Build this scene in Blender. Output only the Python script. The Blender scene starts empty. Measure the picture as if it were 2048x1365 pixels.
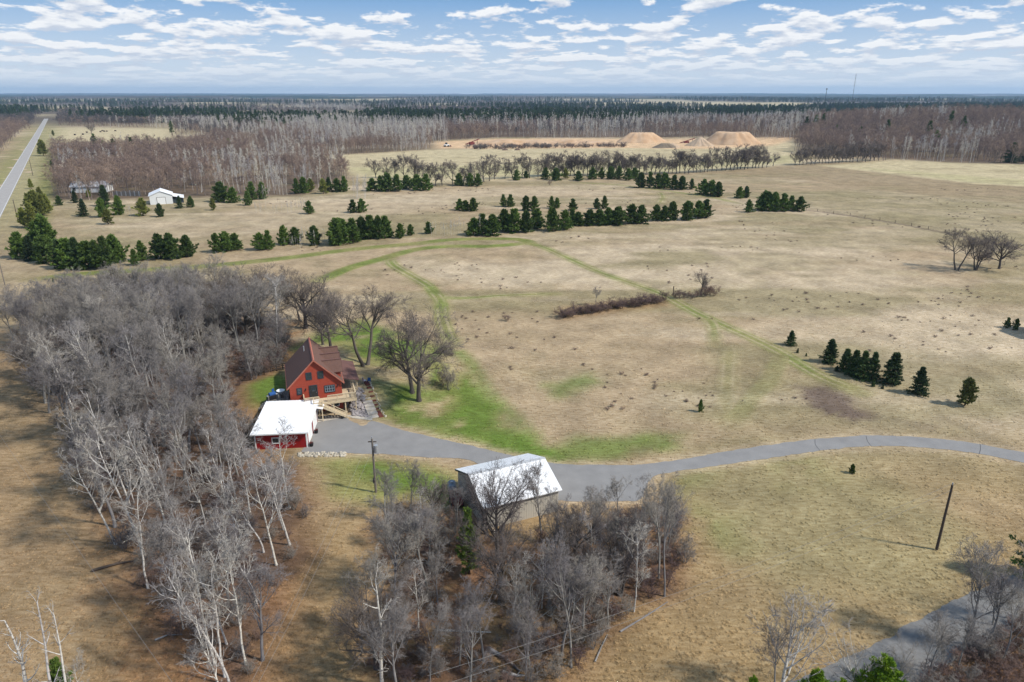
import bpy, bmesh, math, random
import numpy as np
from mathutils import Vector, Matrix
from mathutils.geometry import tessellate_polygon

SC = bpy.context.scene
COL = SC.collection
R = math.radians
rng = np.random.default_rng(7)
random.seed(7)

# ------------------------------------------------------------------ camera, world, sun, exposure
CAM_H = 45.0                      # metres above the driveway
FPX = 1384.0                      # focal length in photo pixels (2048 wide)
HORIZON = 187.0
PITCH = math.atan((682.5 - HORIZON) / FPX)
cam_d = bpy.data.cameras.new('camera'); cam = bpy.data.objects.new('camera', cam_d); COL.objects.link(cam)
cam.location = (0, 0, CAM_H); cam.rotation_euler = (math.pi/2 - PITCH, 0, 0)
cam_d.sensor_width = 36; cam_d.lens = FPX / 2048 * 36
cam_d.clip_start = 0.5; cam_d.clip_end = 90000
SC.camera = cam

SUN_EL, SUN_AZ = R(46), math.atan2(0.95, -0.30)      # azimuth measured from +Y towards +X
sd = Vector((math.sin(SUN_AZ)*math.cos(SUN_EL), math.cos(SUN_AZ)*math.cos(SUN_EL), math.sin(SUN_EL)))
sun_d = bpy.data.lights.new('sun', 'SUN'); sun = bpy.data.objects.new('sun', sun_d); COL.objects.link(sun)
sun_d.energy = 3.5; sun_d.angle = R(3.5); sun_d.color = (1.0, 0.95, 0.87)
sun.location = (60, -30, 120); sun.rotation_euler = sd.to_track_quat('Z', 'Y').to_euler()

SC.view_settings.view_transform = 'Standard'; SC.view_settings.look = 'None'
SC.view_settings.exposure = 0.50; SC.view_settings.gamma = 1.0; SC.view_settings.use_curve_mapping = False
SC.cycles.use_denoising = True
SC.cycles.max_bounces = 6; SC.cycles.diffuse_bounces = 2; SC.cycles.glossy_bounces = 2
SC.cycles.volume_bounces = 0; SC.cycles.transparent_max_bounces = 8

class NT:
    """small node-tree helper"""
    def __init__(s, tree): s.t = tree; s.n = tree.nodes; s.l = tree.links
    def node(s, typ, **kw):
        n = s.n.new(typ)
        for k, v in kw.items():
            if k == 'ins':
                for a, b in v.items(): s.set(n.inputs[a], b)
            else: setattr(n, k, v)
        return n
    def set(s, sock, v):
        if isinstance(v, bpy.types.NodeSocket): s.l.new(v, sock)
        else: sock.default_value = v
    def math(s, op, a, b=0.0, c=0.0, clamp=False):
        n = s.n.new('ShaderNodeMath'); n.operation = op; n.use_clamp = clamp
        s.set(n.inputs[0], a); s.set(n.inputs[1], b); s.set(n.inputs[2], c); return n.outputs[0]
    def mapr(s, v, a, b, c, d, clamp=True, smooth=False):
        n = s.n.new('ShaderNodeMapRange'); n.clamp = clamp
        if smooth: n.interpolation_type = 'SMOOTHSTEP'
        for i, x in enumerate((v, a, b, c, d)): s.set(n.inputs[i], x)
        return n.outputs[0]
    def mix(s, f, a, b, typ='MIX'):
        n = s.n.new('ShaderNodeMix'); n.data_type = 'RGBA'; n.blend_type = typ
        s.set(n.inputs[0], f); s.set(n.inputs[6], a if isinstance(a, bpy.types.NodeSocket) else (*a, 1)[:4])
        s.set(n.inputs[7], b if isinstance(b, bpy.types.NodeSocket) else (*b, 1)[:4]); return n.outputs[2]
    def noise(s, vec, scale, detail=4, rough=0.55, dist=0.0):
        n = s.n.new('ShaderNodeTexNoise'); s.set(n.inputs['Vector'], vec)
        n.inputs['Scale'].default_value = scale; n.inputs['Detail'].default_value = detail
        n.inputs['Roughness'].default_value = rough; n.inputs['Distortion'].default_value = dist
        return n.outputs['Fac']
    def xyz(s, x, y, z):
        n = s.n.new('ShaderNodeCombineXYZ')
        for i, v in enumerate((x, y, z)): s.set(n.inputs[i], v)
        return n.outputs[0]
    def sep(s, v):
        n = s.n.new('ShaderNodeSeparateXYZ'); s.l.new(v, n.inputs[0]); return n.outputs

def build_world():
    w = bpy.data.worlds.new('World'); SC.world = w; w.use_nodes = True
    t = NT(w.node_tree); t.n.clear()
    sky = t.node('ShaderNodeTexSky', sky_type='NISHITA', sun_disc=False)
    sky.sun_elevation = SUN_EL; sky.sun_rotation = SUN_AZ
    sky.altitude = 300; sky.air_density = 1.0; sky.dust_density = 0.6; sky.ozone_density = 1.6
    tc = t.node('ShaderNodeTexCoord'); x, y, z = t.sep(tc.outputs['Generated'])
    h = t.math('SQRT', t.math('ADD', t.math('MULTIPLY', x, x), t.math('MULTIPLY', y, y)))
    el = t.math('MAXIMUM', t.math('ARCTAN2', z, h), 0.0)
    ux, uy = t.math('DIVIDE', x, h), t.math('DIVIDE', y, h)
    def field(off, sc, ze, det, seed):
        """cloud density round the horizon: rows flatten and shrink towards it; looked up a little higher by off"""
        lg = t.math('LOGARITHM', t.math('ADD', t.math('ADD', el, off), 0.022), math.e)
        v = t.xyz(t.math('MULTIPLY', ux, sc), t.math('MULTIPLY', uy, sc), t.math('MULTIPLY_ADD', lg, ze, seed))
        return t.noise(v, 1.0, det, 0.58, 0.15)
    near = t.mapr(el, 0.04, 0.11, 0.0, 1.0)
    def dens(off):
        a, b = field(off, 11.0, 4.2, 8, 3.1), field(off, 25.0, 10.0, 6, 9.7)
        return t.math('ADD', t.math('MULTIPLY', a, t.math('MULTIPLY_ADD', near, 0.35, 0.40)), t.math('MULTIPLY', b, t.math('MULTIPLY_ADD', near, -0.35, 0.60)))
    d0 = dens(0.0); d1 = dens(0.007)
    # cover thickens towards the horizon, as rows of cumulus pile up with distance
    thr = t.mapr(el, 0.015, 0.115, 0.45, 0.525)
    cov = t.mapr(t.math('SUBTRACT', d0, thr), -0.01, 0.045, 0.0, 1.0, smooth=True)
    lit = t.mapr(t.math('SUBTRACT', d0, d1), -0.05, 0.06, 0.0, 1.0)
    core = t.mapr(t.math('SUBTRACT', d0, thr), 0.05, 0.20, 0.0, 1.0)
    cloud = t.mix(lit, (6.5, 7.1, 8.2), (10.6, 10.6, 10.6))
    cloud = t.mix(t.math('MULTIPLY', core, 0.25), cloud, (7.4, 7.9, 8.8))
    tint = t.mix(t.mapr(el, 0.0, 0.115, 0.0, 1.0), (8.8, 9.6, 10.6), (2.0, 4.2, 7.7))
    skyc = t.mix(0.8, sky.outputs[0], tint)
    far = t.mapr(el, 0.004, 0.05, 0.0, 1.0)
    col = t.mix(t.math('MULTIPLY', cov, t.math('MULTIPLY_ADD', far, 0.72, 0.22)), skyc, cloud)
    bg = t.node('ShaderNodeBackground', ins={'Color': col, 'Strength': 0.068})
    out = t.node('ShaderNodeOutputWorld'); t.l.new(bg.outputs[0], out.inputs[0])
build_world()

# ------------------------------------------------------------------ ground shape and pixel -> ground
HOUSE_A = R(18.8)
def ray(px, py):
    c, s = math.cos(PITCH), math.sin(PITCH)
    a, b = (px - 1024) / FPX, (682.5 - py) / FPX
    return np.array([a, c + b*s, -s + b*c])
def P0(px, py, z=0.0):
    d = ray(px, py); k = (z - CAM_H) / d[2]
    return np.array([d[0]*k, d[1]*k, z])
HOUSE = P0(634, 797, 2.5)          # middle of the gable front, main floor
def house_local(x, y):
    c, s = math.cos(HOUSE_A), math.sin(HOUSE_A)
    dx, dy = x - HOUSE[0], y - HOUSE[1]
    return dx*c + dy*s, -dx*s + dy*c
def sstep(x, a, b):
    t = np.clip((x - a) / (b - a), 0, 1); return t*t*(3 - 2*t)
def terrain(x, y):
    x = np.asarray(x, float); y = np.asarray(y, float)
    u, d = house_local(x, y)
    width = 6.5 + 0.5*np.maximum(u - 9, 0) + 0.2*np.maximum(-u - 6, 0)
    h = 2.25 * np.clip((d + 3.0) / width, 0, 1)
    h = h * h * (3 - 2*h/2.25) / 2.25 if False else 2.25 * sstep((d + 3.0) / width, 0, 1)
    rr = np.hypot(u*0.8, d - 6)
    h = h * (1 - sstep(rr, 13, 36))
    front = (1 - sstep(np.abs(u - 0.2), 4.0, 4.9)) * (1 - sstep(d, -0.4, 0.9))
    return h * (1 - front)
def P(px, py):
    z = 0.0
    for _ in range(6):
        p = P0(px, py, z); z = float(terrain(p[0], p[1]))
    return Vector((p[0], p[1], z))
def hill(x, y):
    """low wooded rises in the far country"""
    x = np.asarray(x); y = np.asarray(y); rise = 17*np.exp(-((x-500)/230)**2 - ((y-790)/165)**2)
    return rise + 34*np.maximum(fbm(np.asarray(x)/1300, np.asarray(y)/650, 95, 3)-0.47, 0)*sstep(np.asarray(y), 1250, 2100)*(1-sstep(np.asarray(y), 5200, 7000))
def pxm(y):
    """photo pixels per metre of height for a thing standing at image row y on the ground"""
    p = P0(1024, y); zc = p[1]*math.cos(PITCH) + CAM_H*math.sin(PITCH)
    return FPX / zc * math.cos(math.atan2(CAM_H, p[1]) * 0.95)

# ------------------------------------------------------------------ helpers: noise, meshes, tags
def _hash(ix, iy, s):
    v = np.sin(ix*127.1 + iy*311.7 + s*74.7) * 43758.5453
    return v - np.floor(v)
def vnoise(x, y, s=0):
    ix, iy = np.floor(x), np.floor(y); fx, fy = x - ix, y - iy
    fx = fx*fx*(3-2*fx); fy = fy*fy*(3-2*fy)
    return (_hash(ix,iy,s)*(1-fx) + _hash(ix+1,iy,s)*fx)*(1-fy) + (_hash(ix,iy+1,s)*(1-fx) + _hash(ix+1,iy+1,s)*fx)*fy
def fbm(x, y, s=0, oct=4):
    a, t, n = 0.5, 0, 0
    for o in range(oct):
        t = t + a*vnoise(x*2**o, y*2**o, s+o*3); n += a; a *= 0.5
    return t / n

def np_mesh(name, verts, faces, mats=(), smooth=False):
    """faces: (n,k) int array"""
    me = bpy.data.meshes.new(name)
    verts = np.asarray(verts, np.float32); faces = np.asarray(faces, np.int32)
    n, k = faces.shape
    me.vertices.add(len(verts)); me.vertices.foreach_set('co', verts.ravel())
    me.loops.add(n*k); me.loops.foreach_set('vertex_index', faces.ravel())
    me.polygons.add(n); me.polygons.foreach_set('loop_start', np.arange(0, n*k, k, dtype=np.int32))
    me.polygons.foreach_set('loop_total', np.full(n, k, np.int32))
    if smooth: me.polygons.foreach_set('use_smooth', np.ones(n, bool))
    me.update(calc_edges=True)
    for m in mats: me.materials.append(m)
    return me
def link(name, me, parent=None, loc=None):
    o = bpy.data.objects.new(name, me); COL.objects.link(o)
    if parent: o.parent = parent
    if loc is not None: o.location = loc
    return o
def tag(o, label=None, cat=None, group=None, kind=None):
    if label: o['label'] = label
    if cat: o['category'] = cat
    if group: o['group'] = group
    if kind: o['kind'] = kind
    return o
def empty(name, loc=(0,0,0), rz=0.0):
    o = bpy.data.objects.new(name, None); COL.objects.link(o)
    o.location = loc; o.rotation_euler = (0, 0, rz); o.empty_display_size = 0.3; return o

class MB:
    """collects boxes, bars, quads; build() links one mesh object"""
    def __init__(s): s.v = []; s.f = []
    def add(s, vs, fs):
        b = len(s.v); s.v += [tuple(v) for v in vs]; s.f += [tuple(i+b for i in f) for f in fs]; return s
    def box(s, x0, x1, y0, y1, z0, z1):
        vs = [(x,y,z) for z in (z0,z1) for y in (y0,y1) for x in (x0,x1)]
        return s.add(vs, [(0,2,3,1),(4,5,7,6),(0,1,5,4),(2,6,7,3),(0,4,6,2),(1,3,7,5)])
    def tube(s, p, q, r0, r1=None, k=8, cap=True):
        r1 = r0 if r1 is None else r1
        p, q = Vector(p), Vector(q); d = (q-p).normalized()
        a = d.orthogonal().normalized(); b = d.cross(a)
        ring = lambda c, r: [c + (a*math.cos(t)+b*math.sin(t))*r for t in (2*math.pi*i/k for i in range(k))]
        fs = [(i,(i+1)%k,k+(i+1)%k,k+i) for i in range(k)]
        if cap: fs += [tuple(range(k))[::-1], tuple(range(k,2*k))]
        return s.add(ring(p,r0)+ring(q,r1), fs)
    def bar(s, p, q, w, h):
        """rectangular bar between two points, w sideways, h up"""
        p, q = Vector(p), Vector(q); d = (q-p).normalized()
        side = d.cross(Vector((0,0,1))); side = side.normalized() if side.length > 1e-4 else Vector((1,0,0))
        up = side.cross(d)
        vs = [c + side*sx*w/2 + up*sz*h/2 for c in (p,q) for sz in (-1,1) for sx in (-1,1)]
        return s.add(vs, [(0,2,3,1),(4,5,7,6),(0,1,5,4),(2,6,7,3),(0,4,6,2),(1,3,7,5)])
    def prism(s, poly, off):
        """closed prism: polygon (3d points) pushed along off"""
        n = len(poly); off = Vector(off)
        vs = [Vector(p) for p in poly] + [Vector(p)+off for p in poly]
        return s.add(vs, [tuple(range(n)), tuple(range(2*n-1,n-1,-1))] + [(i+n,(i+1)%n+n,(i+1)%n,i) for i in range(n)])
    def build(s, name, mat, parent=None, bevel=0):
        me = bpy.data.meshes.new(name); me.from_pydata(s.v, [], s.f)
        bm = bmesh.new(); bm.from_mesh(me); bmesh.ops.recalc_face_normals(bm, faces=bm.faces)
        if bevel: bmesh.ops.bevel(bm, geom=bm.edges[:], offset=bevel, segments=1, affect='EDGES')
        bm.to_mesh(me); bm.free(); me.materials.append(mat)
        return link(name, me, parent)

def lin(r, g, b):
    f = lambda c: (c/255/12.92) if c <= 10 else ((c/255+0.055)/1.055)**2.4
    return (f(r), f(g), f(b))
def mat(name, c1, c2=None, rough=0.8, scale=3.0, stretch=(1,1,1), bump=0.0, rand=0.0, spec=0.3, metal=0.0, detail=4, coord='Object', contrast=(0.35,0.65)):
    m = bpy.data.materials.new(name); m.use_nodes = True
    t = NT(m.node_tree); b = t.n['Principled BSDF']
    b.inputs['Roughness'].default_value = rough; b.inputs['Specular IOR Level'].default_value = spec
    b.inputs['Metallic'].default_value = metal
    tc = t.node('ShaderNodeTexCoord')
    mp = t.node('ShaderNodeMapping'); t.l.new(tc.outputs[coord], mp.inputs[0]); mp.inputs['Scale'].default_value = stretch
    c2 = c2 or tuple(x*0.75 for x in c1)
    n = t.noise(mp.outputs[0], scale, detail)
    col = t.mix(t.mapr(n, contrast[0], contrast[1], 0, 1), c1, c2)
    if rand:
        oi = t.node('ShaderNodeObjectInfo')
        k = t.mapr(oi.outputs['Random'], 0, 1, 1-rand, 1+rand)
        col = t.mix(1.0, col, t.xyz(k, k, t.math('MULTIPLY_ADD', k, 0.7, 0.3)), 'MULTIPLY')
    t.l.new(col, b.inputs['Base Color'])
    if bump:
        bp = t.node('ShaderNodeBump', ins={'Strength': bump, 'Distance': 0.05, 'Height': n}); t.l.new(bp.outputs[0], b.inputs['Normal'])
    return m

M = {}
M['asphalt'] = mat('asphalt', (0.245,0.236,0.225), (0.20,0.192,0.184), 0.92, 0.45, bump=0.04, detail=12, contrast=(0.3,0.7))
M['lane'] = mat('lane_gravel', (0.185,0.18,0.172), (0.145,0.14,0.132), 0.95, 3.0, bump=0.08, detail=9)
M['road'] = mat('road_asphalt', (0.36,0.335,0.31), (0.29,0.27,0.25), 0.9, 0.5, detail=8)
M['concrete'] = mat('concrete', (0.50,0.45,0.38), (0.40,0.36,0.30), 0.9, 2.0, detail=6)
M['red'] = mat('red_siding', (0.335,0.058,0.031), (0.28,0.047,0.026), 0.75, 1.2, (1,1,6), 0.1)
M['barnred'] = mat('red_steel', (0.30,0.012,0.014), (0.24,0.01,0.012), 0.5, 1.0)
M['shingle'] = mat('brown_shingle', (0.165,0.088,0.066), (0.098,0.057,0.047), 0.92, 6, (1,1,2.5), 0.3, contrast=(0.3,0.7))
M['shingle_dark'] = mat('dark_shingle', (0.165,0.085,0.072), (0.125,0.066,0.058), 0.92, 6, bump=0.3)
M['fascia'] = mat('fascia', (0.42,0.15,0.10), (0.36,0.12,0.08), 0.7)
M['trim_dark'] = mat('dark_trim', (0.035,0.05,0.06), (0.025,0.035,0.045), 0.6)
M['sash'] = mat('blue_grey_sash', (0.30,0.34,0.38), (0.25,0.29,0.33), 0.6)
M['trim_white'] = mat('white_trim', (0.78,0.78,0.76), (0.70,0.70,0.69), 0.6)
M['whitewall'] = mat('white_steel_siding', (0.70,0.71,0.70), (0.62,0.63,0.62), 0.55, 2.0, (6,6,0.4))
M['whiteroof'] = mat('white_metal_roof', (0.80,0.80,0.80), (0.69,0.685,0.68), 0.42, 1.4, (1.6,0.25,1), spec=0.4, contrast=(0.45,0.8))
M['tan'] = mat('tan_steel_siding', (0.50,0.465,0.395), (0.45,0.415,0.35), 0.6, 5, (4,4,0.3))
M['deckwood'] = mat('deck_wood', (0.60,0.49,0.33), (0.50,0.40,0.26), 0.8, 4, (1,1,1))
M['greywood'] = mat('grey_wood', (0.22,0.20,0.18), (0.14,0.125,0.11), 0.9, 3)
M['pole'] = mat('pole_wood', (0.09,0.065,0.05), (0.06,0.045,0.035), 0.9, 3, (6,6,0.5))
M['palepole'] = mat('pale_pole_wood', (0.20,0.17,0.145), (0.14,0.12,0.10), 0.9, 3, (6,6,0.5))
M['metal'] = mat('galvanised', (0.45,0.46,0.47), (0.36,0.37,0.38), 0.45, 3, metal=0.4)
M['black'] = mat('black_metal', (0.02,0.02,0.022), (0.015,0.015,0.016), 0.5)
M['wire'] = mat('wire', (0.25,0.24,0.22), (0.20,0.19,0.18), 0.6)
M['door'] = mat('dark_door', (0.035,0.038,0.036), (0.028,0.03,0.03), 0.5)
M['blue'] = mat('blue_fabric', (0.02,0.09,0.28), (0.015,0.07,0.22), 0.8)
M['stone'] = mat('stone', (0.55,0.49,0.41), (0.28,0.245,0.21), 0.9, 1.2, rand=0.35, bump=0.4)
M['palestone'] = mat('pale_stone', (0.46,0.41,0.33), (0.30,0.265,0.21), 0.9, 1.5, rand=0.2)
M['mulch'] = mat('red_mulch', (0.16,0.045,0.03), (0.10,0.03,0.022), 0.95, 5)
M['sand'] = mat('orange_sand', (0.54,0.38,0.245), (0.42,0.265,0.15), 0.95, 0.12, bump=0.4, detail=6)
M['palesand'] = mat('pale_sand', (0.48,0.36,0.25), (0.40,0.29,0.19), 0.95, 0.2, bump=0.3)
M['darksoil'] = mat('brown_soil', (0.22,0.115,0.075), (0.17,0.09,0.06), 0.95, 0.1)
M['rust'] = mat('rusty_red_paint', (0.20,0.035,0.03), (0.12,0.025,0.02), 0.7)
g = bpy.data.materials.new('window_glass'); g.use_nodes = True
b_ = g.node_tree.nodes['Principled BSDF']; b_.inputs['Base Color'].default_value = (0.02,0.035,0.045,1)
b_.inputs['Roughness'].default_value = 0.06; b_.inputs['Specular IOR Level'].default_value = 0.8; M['glass'] = g
w_ = bpy.data.materials.new('lake_water'); w_.use_nodes = True
b_ = w_.node_tree.nodes['Principled BSDF']; b_.inputs['Base Color'].default_value = (0.04,0.09,0.14,1); b_.inputs['Roughness'].default_value = 0.15; M['water'] = w_

# ------------------------------------------------------------------ ground sheet
def seg_dist(x, y, pts, closed=False):
    pts = np.asarray(pts)[:, :2]; d = np.full(x.shape, 1e9)
    n = len(pts)
    for i in range(n if closed else n-1):
        a, b = pts[i], pts[(i+1) % n]; ab = b - a; L = (ab**2).sum() + 1e-9
        t = np.clip(((x-a[0])*ab[0] + (y-a[1])*ab[1]) / L, 0, 1)
        d = np.minimum(d, np.hypot(x-a[0]-t*ab[0], y-a[1]-t*ab[1]))
    return d
def inside(x, y, pts):
    pts = np.asarray(pts)[:, :2]; r = np.zeros(x.shape, bool); n = len(pts)
    for i in range(n):
        (xa, ya), (xb, yb) = pts[i], pts[i-1]
        if ya == yb: continue
        c = ((ya > y) != (yb > y)) & (x < (xb-xa)*(y-ya)/(yb-ya) + xa); r ^= c
    return r
def px_poly(pts): return np.array([P(*p)[:] for p in pts])
def crom(pts, n=6, closed=False):
    """Catmull-Rom through points (k,2|3)"""
    pts = np.asarray(pts, float); k = len(pts); out = []
    for i in range(k if closed else k-1):
        p = [pts[(i+j-1) % k] if closed else pts[min(max(i+j-1, 0), k-1)] for j in range(4)]
        for t in np.linspace(0, 1, n, endpoint=False):
            out.append(0.5*((2*p[1]) + (-p[0]+p[2])*t + (2*p[0]-5*p[1]+4*p[2]-p[3])*t*t + (-p[0]+3*p[1]-3*p[2]+p[3])*t**3))
    if not closed: out.append(pts[-1])
    return np.array(out)

GROVE_L = [(20,665),(60,760),(110,850),(150,960),(215,1075),(285,1170),(345,1260),(420,1375),(480,1470),(510,1450),(528,1300),(568,1170),(600,1080),(622,1000),(600,950),(540,935),(505,880),(470,830),(480,790),(520,750),(560,715),(555,660),(500,640),(420,625),(300,628),(200,640),(100,650)]
GROVE_C = [(765,1110),(770,1035),(810,1012),(880,1030),(960,1075),(1050,1090),(1130,1080),(1220,1050),(1300,1010),(1350,1020),(1375,1120),(1325,1190),(1225,1255),(1160,1330),(1080,1400),(920,1420),(790,1420),(745,1330),(755,1220)]
GROVE_R = [(1880,1345),(1960,1300),(2060,1250),(2180,1230),(2200,1420),(1960,1480),(1830,1400)]
DRIVE = [(606,906),(690,907),(770,909),(850,915),(925,919),(958,930),(1000,962),(1060,992),(1130,1003),(1210,1003),(1278,1001),(1290,978),(1308,954),(1360,942),(1450,930),(1550,915),(1650,901),(1750,893),(1850,896),(1950,907),(2048,926),(2200,962),(2400,1020),
         (2400,990),(2200,932),(2048,905),(1940,886),(1840,875),(1740,872),(1640,878),(1550,889),(1450,904),(1370,918),(1290,929),(1200,931),(1120,928),(1060,920),(1000,906),(950,894),(870,876),(800,859),(748,843),(725,852),(700,841),(682,832),(640,834),(628,850),(622,880)]
TRACKS = [ # pixel polyline, width m, green strength, two wheel lines
    ([(640,562),(700,536),(760,519),(830,500),(900,493),(980,493),(1050,487)], 4.0, 0.9, False),
    ([(830,488),(900,480),(980,478),(1040,480),(1065,488)], 4.2, 0.8, False),
    ([(1050,486),(1090,496),(1130,514),(1200,545),(1300,580),(1345,600),(1400,630),(1500,675),(1560,705),(1640,752),(1720,785)], 3.0, 0.62, True),
    ([(780,518),(790,533),(850,568),(872,590),(882,606),(885,640),(905,690)], 3.0, 0.7, True),
    ([(872,594),(930,597),(1000,592),(1110,588)], 2.4, 0.5, True),
    ([(1405,632),(1425,650),(1430,690)], 2.4, 0.42, True),
    ([(60,560),(170,548),(300,540),(420,532),(560,518),(700,500),(840,487)], 4.6, 0.65, False),
    ([(1560,705),(1540,760),(1500,800),(1460,850)], 3.0, 0.17, False),
    ([(1460,690),(1455,760),(1450,830)], 2.6, 0.12, True),
    ([(1320,385),(1325,395),(1318,408)], 2.2, 0.4, True),
    ([(1150,366),(1230,370),(1330,382),(1420,395),(1480,408)], 3.2, 0.35, False),
]
C_ = dict(
    meadow=(0.322,0.243,0.155), pale=(0.42,0.338,0.236), olive=(0.225,0.188,0.104), straw=(0.275,0.188,0.096),
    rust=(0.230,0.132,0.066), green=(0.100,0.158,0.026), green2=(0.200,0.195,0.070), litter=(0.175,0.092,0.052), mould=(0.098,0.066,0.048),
    dark=(0.13,0.095,0.075), sand=(0.52,0.36,0.22), palefield=(0.43,0.36,0.225), yellowgreen=(0.33,0.305,0.155), brownfield=(0.25,0.19,0.115), forest=(0.10,0.08,0.06))
def build_ground():
    ys = [14.0]
    while ys[-1] < 19000: ys.append(ys[-1] + max(1.05, (ys[-1]-330)*0.035))
    xs = [0.0]
    while xs[-1] < 17000: xs.append(xs[-1] + max(1.25, (xs[-1]-175)*0.045))
    xs = np.array([-v for v in xs[:0:-1]] + xs); ys = np.array([-400,-120,-40,-10,4] + ys)
    X, Y = np.meshgrid(xs, ys); x, y = X.ravel(), Y.ravel()
    z = terrain(x, y)
    z = z + hill(x, y)
    nx, ny = len(xs), len(ys)
    idx = np.arange(nx*ny).reshape(ny, nx)
    F = np.stack([idx[:-1,:-1], idx[:-1,1:], idx[1:,1:], idx[1:,:-1]], -1).reshape(-1, 4)
    # ---- cover colour (what grows there, not how it is lit)
    col = np.tile(np.array(C_['meadow']), (len(x), 1))
    def blend(w, c):
        nonlocal col
        w = np.clip(w, 0, 1)[:, None]; col = col*(1-w) + np.array(C_[c] if isinstance(c, str) else c)*w
    n1, n2, n3 = fbm(x/28, y/28, 1), fbm(x/9, y/9, 2), fbm(x/70, y/45, 3)
    n4 = fbm(x/3.0, y/3.0, 8, 3)
    blend(sstep(n3, 0.48, 0.62)*0.85, 'pale')
    blend(sstep(fbm(x/50, y/22, 11), 0.46, 0.62)*0.75, 'olive')
    blend(sstep(n2, 0.58, 0.75)*0.35, 'olive'); st = fbm(x/45, y/11, 15); blend(sstep(st, 0.55, 0.72)*0.45, 'brownfield'); blend(sstep(1-st, 0.58, 0.74)*0.55, 'pale')
    blend((1-sstep(y, 60, 92))*0.85, 'straw')                       # taller rank grass nearest the camera
    blend((1-sstep(y, 60, 100))*sstep(n1, 0.45, 0.62)*0.5*sstep(x, 12, 30), 'olive')
    wl = (1-sstep(x + 0.36*y, -6, 4)) * (1-sstep(y, 118, 150))     # rusty strip left of the left grove
    blend(wl*0.85, 'rust'); blend(wl*sstep(n2, 0.5, 0.68)*0.45, 'straw')
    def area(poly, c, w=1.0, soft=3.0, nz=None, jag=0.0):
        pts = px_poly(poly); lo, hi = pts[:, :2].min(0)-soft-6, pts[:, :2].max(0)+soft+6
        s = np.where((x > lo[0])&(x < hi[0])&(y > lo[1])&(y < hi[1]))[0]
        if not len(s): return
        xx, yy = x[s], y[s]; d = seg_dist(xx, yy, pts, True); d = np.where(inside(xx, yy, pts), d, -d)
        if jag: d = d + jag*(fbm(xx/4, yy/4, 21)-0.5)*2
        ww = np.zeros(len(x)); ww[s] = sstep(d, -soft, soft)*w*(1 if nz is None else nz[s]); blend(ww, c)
    # fields beyond the pines and the tree line
    area([(640,312),(860,300),(1100,296),(1590,290),(1600,328),(1500,338),(1200,350),(980,362),(760,372),(690,345)], 'palefield', 0.9, 8)
    area([(690,336),(1000,330),(1300,322),(1590,312),(1590,326),(1300,345),(1000,352),(760,360)], 'yellowgreen', 0.55, 8)
    area([(1380,346),(1620,328),(1760,322),(2200,330),(2200,420),(1850,392),(1620,362),(1500,352)], 'brownfield', 0.85, 5)
    area([(1640,332),(1780,322),(2200,330),(2200,382),(1950,368),(1790,350)], 'palefield', 0.95, 5)
    area([(1700,334),(2200,372),(2200,380),(1950,366)], 'yellowgreen', 0.5, 4)
    area([(1450,352),(1800,385),(2200,425),(2200,520),(1900,460),(1620,418),(1480,385)], 'olive', 0.55, 14, sstep(n3, 0.3, 0.6))
    area([(98,254),(345,258),(345,290),(98,290)], 'palefield', 1, 8)
    area([(870,284),(1000,278),(1150,278),(1330,282),(1600,285),(1540,296),(1400,300),(1250,297),(1000,298),(880,297)], 'sand', 1, 6)
    area([(110,440),(430,430),(620,400),(980,375),(1260,368),(1290,380),(1000,400),(700,440),(440,480),(260,470)], 'pale', 0.55, 10)
    area([(250,460),(480,425),(620,430),(640,460),(480,490),(300,500)], 'brownfield', 0.45, 10, sstep(n2, 0.4, 0.6))
    area([(840,484),(960,480),(1030,484),(960,498),(850,498)], 'olive', 0.8, 3)
    # verges of the road
    # lawns
    lawn = [(585,700),(640,660),(720,640),(800,665),(880,690),(920,705),(960,770),(1020,845),(1090,890),(1130,925),(1000,902),(880,874),(760,838),(745,780),(720,740),(690,705),(640,690),(600,715)]
    area(lawn, 'green2', 0.95, 2.5, None, 2.0)
    area(lawn, 'green', 0.85, 2.0, sstep(fbm(x/5, y/9, 31, 5), 0.44, 0.60), 1.5); area(lawn, 'meadow', 0.75, 2.0, sstep(fbm(x/4, y/7, 33, 5), 0.54, 0.68), 1.5)
    area([(760,770),(960,770),(1080,885),(1130,922),(1000,900),(800,845)], 'green', 0.75, 2.0, sstep(n4*0.6+n2*0.4, 0.42, 0.58), 1.0)
    area([(930,700),(1000,790),(1090,878),(1030,850),(940,740),(900,705)], 'green', 0.6, 1.2)
    area([(490,770),(560,740),(585,760),(580,810),(500,805)], 'green', 0.95, 1.5)
    area([(640,925),(740,915),(860,925),(910,950),(905,1010),(820,1000),(740,1010),(660,990)], 'green2', 0.9, 2.0, None, 1.5)
    area([(690,930),(740,920),(800,940),(860,950),(900,960),(895,1005),(830,985),(760,985),(700,985)], 'green', 0.9, 1.5, sstep(n4*0.5+n2*0.5, 0.38, 0.52), 1.5)
    area([(1080,905),(1160,880),(1280,868),(1370,868),(1360,895),(1250,915),(1140,925)], 'green', 0.75, 2.5, sstep(n2, 0.30, 0.5), 2.0)
    area([(1090,770),(1180,745),(1200,765),(1110,795)], 'green', 0.7, 2.0, sstep(n2, 0.3, 0.5), 2.0)
    area([(1380,1010),(1470,1030),(1500,1090),(1440,1100),(1385,1060)], 'green', 0.6, 3.0, sstep(n4, 0.35, 0.55), 2.0)
    area([(1530,920),(1640,915),(1650,960),(1560,970)], 'green', 0.45, 4.0, sstep(n4, 0.35, 0.55), 2.0)
    area([(1350,945),(1440,935),(1430,955),(1360,985)], 'green', 0.5, 2.0, None, 2.0)
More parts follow.
